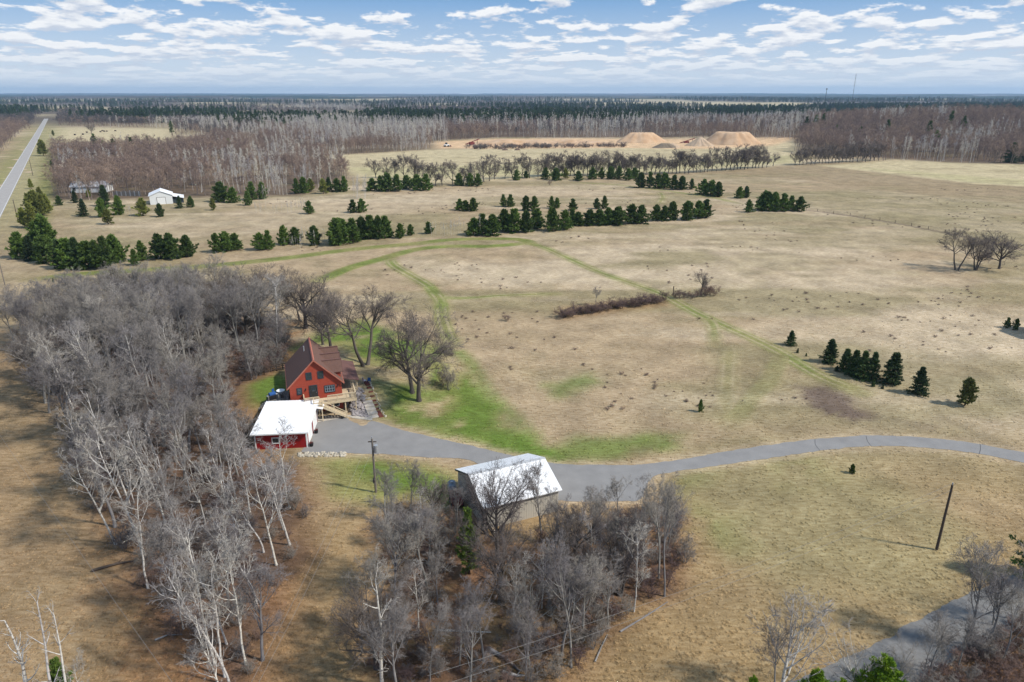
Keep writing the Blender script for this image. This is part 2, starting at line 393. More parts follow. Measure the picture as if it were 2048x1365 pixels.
    area([(1380,930),(1700,905),(2050,950),(2050,1060),(1850,1190),(1600,1180),(1450,1110),(1380,1020)], (0.255,0.212,0.112), 0.7, 5.0, sstep(n1, 0.30, 0.55), 2.0)
    # brush stains in the meadow
    area([(1590,770),(1640,775),(1700,800),(1750,830),(1720,845),(1640,830),(1600,800)], 'dark', 0.95, 1.5, sstep(n4, 0.34, 0.5), 2.0)
    area([(1780,835),(1900,850),(1950,865),(1850,860)], 'dark', 0.35, 1.5, sstep(n4, 0.38, 0.55), 1.5)
    area([(1320,675),(1370,672),(1360,688),(1310,690)], 'dark', 0.5, 1.5, sstep(n4, 0.4, 0.55), 1.0)
    area([(1120,615),(1340,590),(1340,612),(1120,640)], 'rust', 0.6, 3.0)
    # leaf litter under the groves and wood edges
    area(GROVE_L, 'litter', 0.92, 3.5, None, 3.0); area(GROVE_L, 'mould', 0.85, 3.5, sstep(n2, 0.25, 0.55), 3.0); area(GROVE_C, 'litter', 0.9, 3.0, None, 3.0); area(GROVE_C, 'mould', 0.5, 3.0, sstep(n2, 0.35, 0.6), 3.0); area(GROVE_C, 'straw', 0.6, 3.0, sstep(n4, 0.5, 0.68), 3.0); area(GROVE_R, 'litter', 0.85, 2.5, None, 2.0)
    area([(560,640),(610,640),(605,690),(585,730),(540,750),(540,690)], 'rust', 0.75, 2.0, sstep(n4, 0.3, 0.55), 1.5)
    area([(60,306),(330,304),(430,290),(620,295),(700,355),(600,392),(430,395),(80,402)], 'mould', 0.85, 8)
    area([(1590,245),(2300,240),(2300,335),(1900,327),(1600,305)], 'mould', 0.85, 8)
    area([(520,250),(860,250),(860,300),(640,312),(520,300)], 'mould', 0.7, 8); area([(868,250),(1600,248),(1595,286),(1400,279),(1000,275),(868,281)], 'mould', 0.85, 8)
    # mown tracks
    for pts, w, g_, two in TRACKS:
        line = crom(px_poly(pts), 6); lo, hi = line[:, :2].min(0)-8, line[:, :2].max(0)+8
        s = np.where((x > lo[0])&(x < hi[0])&(y > lo[1])&(y < hi[1]))[0]
        if not len(s): continue
        d = seg_dist(x[s], y[s], line) + 0.7*(fbm(x[s]/3, y[s]/3, 41)-0.5)
        ww = np.zeros(len(x)); ww[s] = (1-sstep(d, w/2-0.3, w/2+1.2))*min(1.0, g_*0.8); blend(ww, 'green2')
    fl = crom(px_poly([(1612,421),(1700,432),(1790,447),(1890,466),(1990,487),(2060,503),(2200,535)]), 6); blend((1-sstep(seg_dist(x, y, fl), 0.5, 1.5))*0.75, 'dark')
    blend(sstep(fbm(x/38, y/16, 17), 0.56, 0.7)*sstep(y, 95, 120)*(1-sstep(y, 500, 700))*0.4, 'olive')
    # road verges
    a, b = P(0,457), P(88.4,260); rd = seg_dist(x, y, [a-(b-a)*0.6, b+(b-a)*1.2])
    vx = rd; blend((1-sstep(vx, 13, 17))*(1-sstep(y, 900, 1500))*sstep(y, 200, 270)*0.85, 'green2')
    blend((1-sstep(vx, 7, 9))*(1-sstep(y, 900, 1500))*sstep(y, 200, 270)*0.35, 'pale')
    blend((1-sstep(y, 200, 330))*(1-sstep(vx, 18, 26))*0.6, 'brownfield')
    # driveway shoulder of pale dead grass
    dr = px_poly(DRIVE); d = seg_dist(x, y, dr, True)
    blend((1-sstep(d, 0.4, 1.6))*0.55, (0.40,0.31,0.21))
    # far country: mostly forest floor, with clearings
    far = sstep(y, 900, 1300)
    blend(far*0.95, 'forest'); blend(far*sstep(fbm(x/420, y/900, 52), 0.58, 0.64)*0.7, 'palefield')
    blend(far*sstep(y, 1800, 2200)*sstep(fbm(x/900, y/1600, 51), 0.60, 0.66)*0.8, 'palefield')
    rgba = np.ones((len(x), 4), np.float32); rgba[:, :3] = col
    m = bpy.data.materials.new('meadow_ground'); m.use_nodes = True
    t = NT(m.node_tree); bs = t.n['Principled BSDF']; bs.inputs['Roughness'].default_value = 0.95; bs.inputs['Specular IOR Level'].default_value = 0.1
    at = t.node('ShaderNodeAttribute', attribute_name='cover'); tc = t.node('ShaderNodeTexCoord'); o = tc.outputs['Object']
    mp = t.node('ShaderNodeMapping'); t.l.new(o, mp.inputs[0]); mp.inputs['Rotation'].default_value = (0,0,R(25)); mp.inputs['Scale'].default_value = (0.45,1.5,1)
    na = t.noise(o, 0.16, 5, 0.6); nb = t.noise(mp.outputs[0], 1.7, 6, 0.65); nc = t.noise(o, 7.0, 4, 0.7)
    k = t.math('MULTIPLY', t.mapr(na, 0.3, 0.7, 0.74, 1.26), t.mapr(nb, 0.28, 0.72, 0.60, 1.40))
    k = t.math('MULTIPLY', k, t.mapr(nc, 0.28, 0.72, 0.68, 1.32))
    warm = t.mix(t.mapr(nb, 0.35, 0.7, 0, 1), (1.06,1.0,0.88), (0.96,1.0,1.06))
    c = t.mix(1.0, at.outputs['Color'], t.xyz(k, k, k), 'MULTIPLY'); c = t.mix(1.0, c, warm, 'MULTIPLY')
    t.l.new(c, bs.inputs['Base Color'])
    hgt = t.math('ADD', t.math('MULTIPLY', nb, 0.6), t.math('MULTIPLY', nc, 0.4))
    bp = t.node('ShaderNodeBump', ins={'Strength': 0.5, 'Distance': 0.18, 'Height': hgt}); t.l.new(bp.outputs[0], bs.inputs['Normal'])
    me = np_mesh('ground', np.stack([x, y, z], 1), F, [m], True)
    ca = me.color_attributes.new('cover', 'FLOAT_COLOR', 'POINT'); ca.data.foreach_set('color', rgba.ravel())
    g_ = link('ground', me); tag(g_, 'dry tan meadow with green lawns and mown tracks', None, None, 'structure')
    global GX, GY, GC; GX, GY, GC = xs, ys, col.reshape(ny, nx, 3)
    return m
GROUND_MAT = build_ground()

def cover_at(x, y):
    """ground cover colour, bilinear"""
    ix = np.clip(np.searchsorted(GX, x)-1, 0, len(GX)-2); iy = np.clip(np.searchsorted(GY, y)-1, 0, len(GY)-2)
    fx = ((x-GX[ix])/(GX[ix+1]-GX[ix]))[..., None]; fy = ((y-GY[iy])/(GY[iy+1]-GY[iy]))[..., None]
    return (GC[iy, ix]*(1-fx)+GC[iy, ix+1]*fx)*(1-fy) + (GC[iy+1, ix]*(1-fx)+GC[iy+1, ix+1]*fx)*fy
def mown_tracks():
    for k, (pts, w, g_, two) in enumerate(TRACKS):
        raw = crom(px_poly(pts)[:, :2], 30); seg = np.r_[0, np.cumsum(np.linalg.norm(np.diff(raw, axis=0), axis=1))]
        n = max(8, int(seg[-1]/0.8)); q = np.linspace(0, seg[-1], n); line = np.stack([np.interp(q, seg, raw[:, 0]), np.interp(q, seg, raw[:, 1])], 1)
        t = np.gradient(line, axis=0); t /= np.linalg.norm(t, axis=1)[:, None]; nn = np.stack([-t[:, 1], t[:, 0]], 1)
        m = 17; lat = np.linspace(-1, 1, m)*(w/2+1.0); xy = line[:, None] + nn[:, None]*lat[None, :, None]; x, y = xy[..., 0], xy[..., 1]
        d = np.abs(lat)[None, :] + 0.8*(fbm(x/2.5, y/2.5, 41)-0.5); c = cover_at(x, y)
        fade = np.minimum(1, np.minimum(q, seg[-1]-q)/6.0)[:, None]
        def mixin(wt, col): nonlocal c; wt = np.clip(wt*fade, 0, 1)[..., None]; c = c*(1-wt) + np.array(col)*wt
        mixin((1-sstep(d, w/2-0.6, w/2+0.5))*min(1, g_*1.25), C_['green2'])
        mixin((1-sstep(d, w/2-0.7, w/2+0.3))*min(1, g_*1.0)*sstep(fbm(x/6, y/6, 43), 0.35, 0.6)*0.6, C_['green'])
        if two: mixin((1-sstep(np.abs(np.abs(lat)[None, :]-0.85), 0.12, 0.42))*0.6*sstep(fbm(x/9, y/9, 44), 0.25, 0.5), (0.37,0.30,0.20))
        idx = np.arange(n*m).reshape(n, m); F = np.stack([idx[:-1,:-1], idx[1:,:-1], idx[1:,1:], idx[:-1,1:]], -1).reshape(-1, 4)
        me = np_mesh('mown_track', np.stack([x.ravel(), y.ravel(), (terrain(x, y) - 0.03 + (0.055+0.005*k)*(1-(np.abs(lat)/np.abs(lat).max())**4)[None, :]*np.minimum(1, fade*3)).ravel()], 1), F, [GROUND_MAT], True)
        rgba = np.ones((n*m, 4), np.float32); rgba[:, :3] = c.reshape(-1, 3); ca = me.color_attributes.new('cover', 'FLOAT_COLOR', 'POINT'); ca.data.foreach_set('color', rgba.ravel())
        tag(link('path', me), 'green mown track worn through the dry meadow', None, None, 'structure')
mown_tracks()

def sheet(name, pts, mt, label, z=0.03, smooth_n=12, edge=0.10):
    """flat paved sheet over the ground with a small thickness"""
    loop = crom(pts, smooth_n, True); tn = np.roll(loop, -1, 0)-np.roll(loop, 1, 0); tn /= np.linalg.norm(tn, axis=1)[:, None]
    loop = loop + np.stack([-tn[:,1], tn[:,0]], 1)*(fbm(loop[:,0]/0.9, loop[:,1]/0.9, 97)-0.5)[:, None]*0.5
    loop = [Vector((p[0], p[1], z)) for p in loop]
    tris = tessellate_polygon([loop]); n = len(loop)
    mb = MB(); mb.add(loop, tris); mb.add([v for p in loop for v in (p, p-Vector((0,0,edge)))], [(2*i, 2*i+1, (2*i+3) % (2*n), (2*i+2) % (2*n)) for i in range(n)])
    o = mb.build(name, mt); tag(o, label, None, None, 'structure'); return o
def strip(name, line, w, mt, label, z=0.03):
    line = np.asarray(line)[:, :2]; t = np.gradient(line, axis=0); t /= np.linalg.norm(t, axis=1)[:, None]; nn = np.stack([-t[:,1], t[:,0]], 1)
    L, Rr = line+nn*w/2, line-nn*w/2; n = len(line)
    V = np.zeros((2*n, 3)); V[:n,:2] = L; V[n:,:2] = Rr; V[:, 2] = z
    F = [(i, n+i, n+i+1, i+1) for i in range(n-1)]
    o = link(name, np_mesh(name, V, F, [mt])); return tag(o, label, None, None, 'structure')
drive_pts = np.array([P0(*p)[:2] for p in DRIVE])
drive = sheet('driveway', drive_pts, M['asphalt'], 'grey asphalt driveway curving from the garage past the barn')
# transverse cracks across the driveway, each a thin dark filled joint
crack_m = mat('tar_joint', (0.05,0.05,0.052), None, 0.8)
for ax, ay, bx, by in [(1732,873,1742,893),(1630,879,1640,902),(1960,889,1958,909)]:
    a, b = P0(ax, ay), P0(bx, by); mid = (a+b)/2 + np.array([random.uniform(-.4,.4), 0, 0])
    o = strip('pavement_joint', crom([a, mid, b], 5), 0.06, crack_m, None, 0.036); o['kind'] = 'structure'; o['label'] = 'thin dark joint across the driveway'
a, b = P(0,457), P(88.4,260); dv = (b-a).normalized(); nrm = Vector((-dv.y, dv.x, 0))
ctr = [np.array(a + nrm*4.6 + dv*t) for t in np.linspace(-160, 1500, 60)]
strip('road', ctr, 6.4, M['road'], 'pale grey country road running off to the horizon', 0.05)
for k in (-1, 1):
    strip('road_edge_line', [c + np.array(nrm)*k*2.85 for c in ctr], 0.14, M['trim_white'], 'white painted edge line of the road', 0.056)
# field drives crossing the verges
for (p, q) in [((20,335),(50,340)),((28,319),(55,322)),((42,300),(66,303)),((0,370),(12,372)),((64,345),(50,344))]:
    A, B = P(*p), P(*q); strip('gravel_access', [A, (A+B)/2, B], 4.0, M['palesand'], 'short gravel entrance across the road verge', 0.04)
LANE_UP = [(2250,1070),(2120,1118),(2048,1142),(1990,1166),(1936,1188),(1890,1209),(1849,1234),(1815,1248),(1786,1272),(1744,1293),(1692,1314),(1600,1356),(1500,1410)]
LANE_LO = [(1640,1480),(1740,1415),(1838,1365),(1901,1326),(1974,1289),(2048,1253),(2150,1215),(2280,1165)]
sheet('lane', np.array([P0(*p)[:2] for p in LANE_UP + LANE_LO]), M['lane'], 'grey paved lane behind the bare trees in the near corner', 0.03)

# ------------------------------------------------------------------ plants
def seg_mesh(name, P0_, P1_, R0, R1, k, mats, spike=None):
    """bulk frustum tubes (open), k sides; spike mask -> pointed"""
    d = P1_ - P0_; L = np.linalg.norm(d, axis=1, keepdims=True) + 1e-9; d = d / L
    h = np.where(np.abs(d[:, 2:3]) > 0.9, np.array([[1.0,0,0]]), np.array([[0,0,1.0]]))
    a = np.cross(d, h); a /= np.linalg.norm(a, axis=1, keepdims=True) + 1e-9; b = np.cross(d, a)
    n = len(d); ang = 2*np.pi*np.arange(k)/k
    ring = a[:, None]*np.cos(ang)[None, :, None] + b[:, None]*np.sin(ang)[None, :, None]
    V0 = P0_[:, None] + ring*R0[:, None, None]; V1 = P1_[:, None] + ring*R1[:, None, None]
    V = np.concatenate([V0, V1], 1).reshape(-1, 3)
    i = np.arange(k); q = np.stack([i, (i+1) % k, k+(i+1) % k, k+i], 1)
    F = (np.arange(n)[:, None, None]*2*k + q[None]).reshape(-1, 4)
    return V, F
def spikes(P0_, P1_, R0):
    """3-sided points: 3 triangles each"""
    d = P1_ - P0_; L = np.linalg.norm(d, axis=1, keepdims=True) + 1e-9; d = d / L
    h = np.where(np.abs(d[:, 2:3]) > 0.9, np.array([[1.0,0,0]]), np.array([[0,0,1.0]]))
    a = np.cross(d, h); a /= np.linalg.norm(a, axis=1, keepdims=True) + 1e-9; b = np.cross(d, a)
    ang = 2*np.pi*np.arange(3)/3
    ring = P0_[:, None] + (a[:, None]*np.cos(ang)[None, :, None] + b[:, None]*np.sin(ang)[None, :, None])*R0[:, None, None]
    V = np.concatenate([ring, P1_[:, None]], 1).reshape(-1, 3)
    F = (np.arange(len(d))[:, None, None]*4 + np.array([[0,1,3],[1,2,3],[2,0,3]])[None]).reshape(-1, 3)
    return V, F
def unit(v): return v / (np.linalg.norm(v, axis=-1, keepdims=True) + 1e-9)

def grow(rs, start, dirs, length, rad, nseg, wig, up, taper):
    """grow N branches in parallel; returns node positions (N,nseg+1,3) and radii"""
    N = len(start); pts = [start]; d = dirs.copy(); rr = [rad]
    for s in range(nseg):
        d = unit(d + rs.normal(0, wig, (N, 3)) + np.array([0, 0, up]))
        pts.append(pts[-1] + d*(length/nseg)[:, None]); rr.append(rad*(1-(1-taper)*(s+1)/nseg))
    return np.stack(pts, 1), np.stack(rr, 1)
def children(rs, pts, rr, length, n, t0, t1, ang, ang_j, ratio, rratio, lenshape=0.5, rmin=0.006):
    """spawn n children along each branch"""
    N, K = pts.shape[:2]; t = np.sort(rs.uniform(t0, t1, (N, n)), 1)
    f = t*(K-1); i = np.clip(f.astype(int), 0, K-2); w = (f-i)[..., None]
    ar = np.arange(N)[:, None]
    p = pts[ar, i]*(1-w) + pts[ar, i+1]*w; d = unit(pts[ar, i+1]-pts[ar, i])
    r = rr[ar, i]*(1-w[..., 0]) + rr[ar, i+1]*w[..., 0]
    p, d, r, t = p.reshape(-1, 3), d.reshape(-1, 3), r.ravel(), t.ravel()
    L = np.repeat(length, n)*ratio*(1-lenshape*(t-t0)/(t1-t0+1e-6))*rs.uniform(0.7, 1.25, len(t))
    q = unit(np.cross(d, rs.normal(0, 1, d.shape))); a = np.radians(ang + rs.normal(0, ang_j, len(t)))[:, None]
    return p, unit(d*np.cos(a) + q*np.sin(a)), L, np.maximum(np.minimum(r*0.9, r*rratio), rmin)

def bare_tree(name, seed, H, r0, trunkfrac, n1, t1, ang1, len1, mats, n2=7, n3=6, n4=5, lean=(0,0), up1=0.10, wig0=0.05, stems=1, twig=0.010, len2=0.5, shape1=0.35, k0=7):
    """returns (trunk mesh, crown mesh) of a leafless tree about H metres tall"""
    rs = np.random.default_rng(seed)
    ST = np.zeros((stems, 3)); D = np.tile(np.array([[lean[0], lean[1], 1.0]]), (stems, 1))
    if stems > 1:
        an = np.arange(stems)*2*np.pi/stems + rs.uniform(0, 1); sp = rs.uniform(0.22, 0.42, stems)
        D[:, 0] += np.cos(an)*sp; D[:, 1] += np.sin(an)*sp; ST[:, 0] = np.cos(an)*r0*0.8; ST[:, 1] = np.sin(an)*r0*0.8
    ST[:, 2] = -0.25
    L0 = np.full(stems, H*trunkfrac)*rs.uniform(0.85, 1.1, stems)
    p0, q0 = grow(rs, ST, unit(D), L0, np.full(stems, r0)*rs.uniform(0.75, 1, stems), 9, wig0, 0.03, 0.28)
    q0[:, 0] *= 1.35
    a = children(rs, p0, q0, np.full(stems, H), n1, t1, 1.0, ang1, 12, len1, 0.62, shape1)
    p1, q1 = grow(rs, a[0], a[1], a[2], a[3], 6, 0.11, up1, 0.25)
    b = children(rs, p1, q1, a[2], n2, 0.25, 1.0, 42, 14, len2, 0.6, 0.45, twig*1.4)
    p2, q2 = grow(rs, b[0], b[1], b[2], b[3], 4, 0.13, 0.05, 0.3)
    c = children(rs, p2, q2, b[2], n3, 0.2, 1.0, 40, 15, 0.55, 0.6, 0.4, twig)
    p3, q3 = grow(rs, c[0], c[1], c[2], c[3], 2, 0.15, 0.04, 0.5)
    d = children(rs, p3, q3, c[2], n4, 0.15, 1.0, 38, 15, 0.75, 0.7, 0.3, twig)
    def segs(p, q): return p[:, :-1].reshape(-1,3), p[:, 1:].reshape(-1,3), q[:, :-1].ravel(), q[:, 1:].ravel()
    V0, F0 = seg_mesh('', *segs(p0, q0), k0, None); V1, F1 = seg_mesh('', *segs(p1, q1), 5, None)
    tv = np.concatenate([V0, V1]); tf = np.concatenate([F0, F1+len(V0)])
    trunk = np_mesh(name+'_trunk', tv, tf, [mats[0]], True)
    V2, F2 = seg_mesh('', *segs(p2, q2), 3, None); V3, F3 = seg_mesh('', *segs(p3, q3), 3, None)
    e0, e1 = d[0], d[0] + d[1]*d[2][:, None]
    V4, F4 = spikes(e0, e1, np.maximum(d[3], twig))
    quads = np.concatenate([F2, F3+len(V2)]); tris = F4 + len(V2) + len(V3)
    V = np.concatenate([V2, V3, V4])
    qt = np.concatenate([quads[:, [0,1,2]], quads[:, [0,2,3]]])
    crown = np_mesh(name+'_crown', V, np.concatenate([qt, tris]), [mats[1]])
    return trunk, crown

def tufts(rs, C, D, nper, length, width, spread):
    """bunches of narrow needle blades at points C, pointing along D"""
    n = len(C)*nper; c = np.repeat(C, nper, 0); d = np.repeat(D, nper, 0)
    d = unit(d + rs.normal(0, spread, (n, 3))); s = unit(np.cross(d, rs.normal(0, 1, (n, 3))))
    L = (length*rs.uniform(0.6, 1.3, n))[:, None]; W = (width*rs.uniform(0.7, 1.2, n))[:, None]
    base = c + rs.normal(0, length*0.12, (n, 3))
    V = np.stack([base - s*W*0.5, base + s*W*0.5, base + d*L*0.6 + s*W*0.45 + np.array([0,0,0.02]), base + d*L], 1).reshape(-1, 3)
    F = (np.arange(n)[:, None, None]*4 + np.array([[0,1,2],[0,2,3]])[None]).reshape(-1, 3)
    return V, F
def conifer(name, seed, H, rad, style, mats, dens=1.0, base=0.06, lf=1.0):
    """style 'pine' (bushy, rounded, tufted) or 'spruce' (conical tiers)"""
    rs = np.random.default_rng(seed)
    p0, q0 = grow(rs, np.array([[0,0,-0.2]]), np.array([[0,0,1.0]]), np.array([H*0.97]), np.array([0.022*H+0.03]), 8, 0.012, 0.05, 0.12)
    nb = int((54 if style == 'pine' else 100)*dens); t = np.linspace(base, 0.97, nb) + rs.normal(0, 0.012, nb); t = np.clip(t, base*0.8, 0.985)
    if style == 'spruce': t = np.round(t*20)/20 + rs.normal(0, 0.006, nb); t = np.clip(t, base, 0.985)
    f = t*8; i = np.clip(f.astype(int), 0, 7); w = (f-i)[:, None]; p = p0[0, i]*(1-w) + p0[0, i+1]*w
    if style == 'pine': prof = np.minimum(1.0, 0.74 + 1.5*(t-base)) * np.clip(1.05-t, 0, 1)**0.80; el = -0.05 + 0.85*t
    else: prof = np.clip(1.02-t, 0.02, 1)**0.92; el = -0.28 + 0.75*t
    az = np.arange(nb)*2.39996 + rs.uniform(-0.4, 0.4, nb); el = el + rs.normal(0, 0.10, nb)
    D = np.stack([np.cos(az)*np.cos(el), np.sin(az)*np.cos(el), np.sin(el)], 1)
    side = 1 + 0.20*np.sin(az*1.0 + seed) + 0.14*np.sin(3*az + seed*2 + t*6) + (0.16*np.sin(t*17 + seed) if style == 'pine' else 0)
    L = rad*prof*side*rs.uniform(0.66 if style == 'pine' else 0.55, 1.22, nb) + 0.12
    p1, q1 = grow(rs, p, D, L, np.full(nb, 0.012*H**0.5+0.004), 4, 0.06, 0.07 if style == 'pine' else 0.02, 0.3)
    V0, F0 = seg_mesh('', p0[:, :-1].reshape(-1,3), p0[:, 1:].reshape(-1,3), q0[:, :-1].ravel(), q0[:, 1:].ravel(), 6, None)
    V1, F1 = seg_mesh('', p1[:, :-1].reshape(-1,3), p1[:, 1:].reshape(-1,3), q1[:, :-1].ravel(), q1[:, 1:].ravel(), 3, None)
    trunk = np_mesh(name+'_trunk', np.concatenate([V0, V1]), np.concatenate([F0, F1+len(V0)]), [mats[0]], True)
    nt = int((15 if style == 'pine' else 12)/lf**1.6)
    tt = rs.uniform(0.22, 1.0, (nb, nt)); ff = tt*4; ii = np.clip(ff.astype(int), 0, 3); ww = (ff-ii)[..., None]; ar = np.arange(nb)[:, None]
    C = p1[ar, ii]*(1-ww) + p1[ar, ii+1]*ww; dd = unit(p1[ar, ii+1]-p1[ar, ii])
    lat = unit(np.cross(dd, np.array([0,0,1.0]))) * rs.choice([-1, 1], (nb, nt))[..., None]
    wid = (L[:, None]*0.34*(1.08-tt))[..., None]*rs.uniform(0.1, 1, (nb, nt, 1))
    C = C + lat*wid + rs.normal(0, 0.03*rad, C.shape)
    dd = unit(dd + lat*0.6 + np.array([0,0,0.35 if style == 'pine' else -0.05]))
    C, dd = C.reshape(-1,3), dd.reshape(-1,3)
    ln = (0.135*rad+0.10) if style == 'pine' else (0.11*rad+0.09)
    ln *= lf; V, F = tufts(rs, C, dd, 7, ln*1.15, ln*0.42, 0.55)
    return trunk, np_mesh(name+'_crown', V, F, [mats[1]])

def leaf_mat(name, c1, c2, rand=0.36):
    m = mat(name, c1, c2, 0.75, 1.1, rand=rand, spec=0.2, contrast=(0.3,0.7)); return m
BK = dict(
    oak=mat('oak_bark', (0.115,0.098,0.085), (0.072,0.060,0.052), 0.95, 1.6, (1,1,0.4), rand=0.15),
    oakt=mat('oak_twigs', (0.15,0.125,0.112), (0.11,0.09,0.08), 0.95, 0.6, rand=0.2),
    grey=mat('grey_bark', (0.30,0.285,0.265), (0.16,0.148,0.135), 0.95, 1.5, (1,1,0.5), rand=0.25),
    greyt=mat('grey_twigs', (0.26,0.236,0.214), (0.175,0.157,0.142), 0.95, 0.5, rand=0.25),
    birch=mat('birch_bark', (0.54,0.51,0.465), (0.12,0.10,0.088), 0.85, 2.0, (0.6,0.6,2.6), rand=0.15, contrast=(0.52,0.68)),
    bircht=mat('birch_twigs', (0.38,0.352,0.32), (0.235,0.21,0.19), 0.9, 0.6, rand=0.2),
    brown=mat('brown_bark', (0.26,0.21,0.18), (0.16,0.125,0.105), 0.95, 1.0, rand=0.3),
    brownt=mat('brown_twigs', (0.285,0.205,0.162), (0.19,0.137,0.11), 0.95, 0.3, rand=0.32),
    shadet=mat('dark_grey_twigs', (0.13,0.115,0.11), (0.085,0.076,0.074), 0.95, 0.05, rand=0.35),  # cloud shadow over the far woods put into the twig colour
    brush=mat('brush_stems', (0.17,0.112,0.094), (0.11,0.074,0.064), 0.95, 0.8, rand=0.3),
    brushg=mat('grey_brush_stems', (0.22,0.195,0.175), (0.14,0.122,0.11), 0.95, 0.8, rand=0.25),
    aspen=mat('aspen_bark', (0.58,0.545,0.495), (0.42,0.39,0.35), 0.9, 0.6, rand=0.25),
    aspent=mat('aspen_twigs', (0.54,0.505,0.455), (0.40,0.37,0.33), 0.9, 0.3, rand=0.28),
    pinebark=mat('pine_bark', (0.10,0.062,0.042), (0.07,0.045,0.032), 0.95),
    pine=leaf_mat('pine_needles', (0.125,0.185,0.036), (0.046,0.088,0.018)),
    pinel=leaf_mat('light_pine_needles', (0.22,0.225,0.055), (0.115,0.14,0.032)),
    spruce=leaf_mat('spruce_needles', (0.075,0.115,0.036), (0.034,0.062,0.022)),
    bright=leaf_mat('bright_needles', (0.21,0.31,0.018), (0.10,0.19,0.014), 0.1),
    cedar=leaf_mat('cedar_sprays', (0.22,0.29,0.05), (0.10,0.165,0.03), 0.1),
)
PR = {}
for i in range(4): PR['oak%d'%i] = bare_tree('oak', 11+i, 13, 0.34, 0.50, 13, 0.34, 48, 0.44, (BK['oak'], BK['oakt']), 9, 8, 7, up1=0.05, wig0=0.06, twig=0.011, shape1=0.2)
PR['voak'] = bare_tree('forked_oak', 31, 13, 0.30, 0.62, 10, 0.42, 46, 0.34, (BK['oak'], BK['oakt']), 9, 8, 7, stems=2, up1=0.05, wig0=0.05, twig=0.011, shape1=0.2)
PR['moak'] = bare_tree('many_stemmed_oak', 32, 13, 0.30, 0.60, 9, 0.32, 44, 0.38, (BK['oak'], BK['oakt']), 9, 8, 6, stems=3, up1=0.05, wig0=0.05, twig=0.011, shape1=0.2)
for i in range(6): PR['grey%d'%i] = bare_tree('grey_tree', 51+i, 13, 0.17, 0.72, 12, 0.38, 38, 0.34, (BK['grey'], BK['greyt']), 7, 7, 6, lean=(-0.05+0.04*(i%3), 0.03*(i%2)), up1=0.14, wig0=0.05, twig=0.010, shape1=0.3)
for i in range(5): PR['birch%d'%i] = bare_tree('birch', 71+i, 12, 0.105, 0.82, 13, 0.34, 44, 0.22, (BK['birch'], BK['bircht']), 6, 5, 4, lean=(-0.10+0.05*(i%3), 0.05*(i%2)), up1=0.12, wig0=0.07, twig=0.011, shape1=0.35)
for i in range(2): PR['fan%d'%i] = bare_tree('fan_tree', 241+i, 10, 0.15, 0.62, 11, 0.22, 44, 0.42, (BK['birch'], BK['bircht']), 6, 4, 3, up1=0.20, wig0=0.05, twig=0.013, shape1=0.25)
for i in range(2): PR['snag%d'%i] = bare_tree('snag', 91+i, 9, 0.15, 0.95, 14, 0.2, 55, 0.16, (BK['birch'], BK['bircht']), 3, 2, 2, lean=(0.05, 0), wig0=0.06, twig=0.012)
for i in range(3): PR['brush%d'%i] = bare_tree('brush', 101+i, 2.6, 0.03, 0.75, 6, 0.15, 34, 0.42, (BK['brush'], BK['brush']), 5, 4, 3, stems=6, twig=0.008, k0=4, up1=0.12)
for i in range(3): PR['gbrush%d'%i] = bare_tree('grey_brush', 111+i, 3.2, 0.035, 0.75, 6, 0.15, 34, 0.42, (BK['brushg'], BK['brushg']), 5, 4, 3, stems=6, twig=0.008, k0=4, up1=0.12)
for i in range(7): PR['pine%d'%i] = conifer('pine', 131+i*3, 7, (3.5,3.1,3.8,3.3,2.8,3.6,3.0)[i], 'pine', (BK['pinebark'], BK['pine']))
for i in range(2): PR['pinel%d'%i] = conifer('light_pine', 141+i, 7, 3.0, 'pine', (BK['pinebark'], BK['pinel']), base=0.14)
for i in range(3): PR['spruce%d'%i] = conifer('spruce', 151+i, 7, 2.3, 'spruce', (BK['pinebark'], BK['spruce']), 1.2, 0.03, 0.8)
PR['bright'] = conifer('bright_pine', 161, 6, 2.9, 'pine', (BK['pinebark'], BK['bright']), 1.6, 0.06, 0.5)
PR['npine'] = conifer('near_pine', 163, 9, 3.2, 'pine', (BK['pinebark'], BK['pine']), 1.4, 0.08, 0.5)
PR['cedar'] = conifer('cedar', 162, 8, 2.0, 'pine', (BK['pinebark'], BK['cedar']), 1.2, 0.12, 0.5)
for i in range(4): PR['line%d'%i] = bare_tree('line_tree', 221+i, 12, 0.22, 0.6, 15, 0.18, 44, 0.40, (BK['oak'], BK['oakt']), 7, 6, 4, up1=0.10, wig0=0.06, twig=0.026, shape1=0.2, k0=5)
# light versions for the far woods
for i in range(4): PR['far%d'%i] = bare_tree('far_tree', 171+i, 14, 0.16, 0.7, 9, 0.3, 42, 0.36, (BK['brown'], BK['brownt']), 6, 4, 3, up1=0.12, twig=0.03, k0=4)
for i in range(4): PR['asp%d'%i] = bare_tree('aspen', 181+i, 16, 0.13, 0.9, 10, 0.45, 34, 0.17, (BK['aspen'], BK['aspent']), 5, 3, 3, up1=0.14, twig=0.03, k0=4)
for i in range(3): PR['shadefar%d'%i] = bare_tree('dark_far_tree', 211+i, 14, 0.16, 0.7, 9, 0.3, 42, 0.36, (BK['brush'], BK['shadet']), 6, 4, 3, up1=0.12, twig=0.03, k0=4)  # far tree with darkened twigs, painted as if under cloud shadow
for i in range(2): PR['fpine%d'%i] = conifer('far_pine', 191+i, 14, 3.0, 'pine', (BK['pinebark'], BK['pine']), 0.6, 0.25)

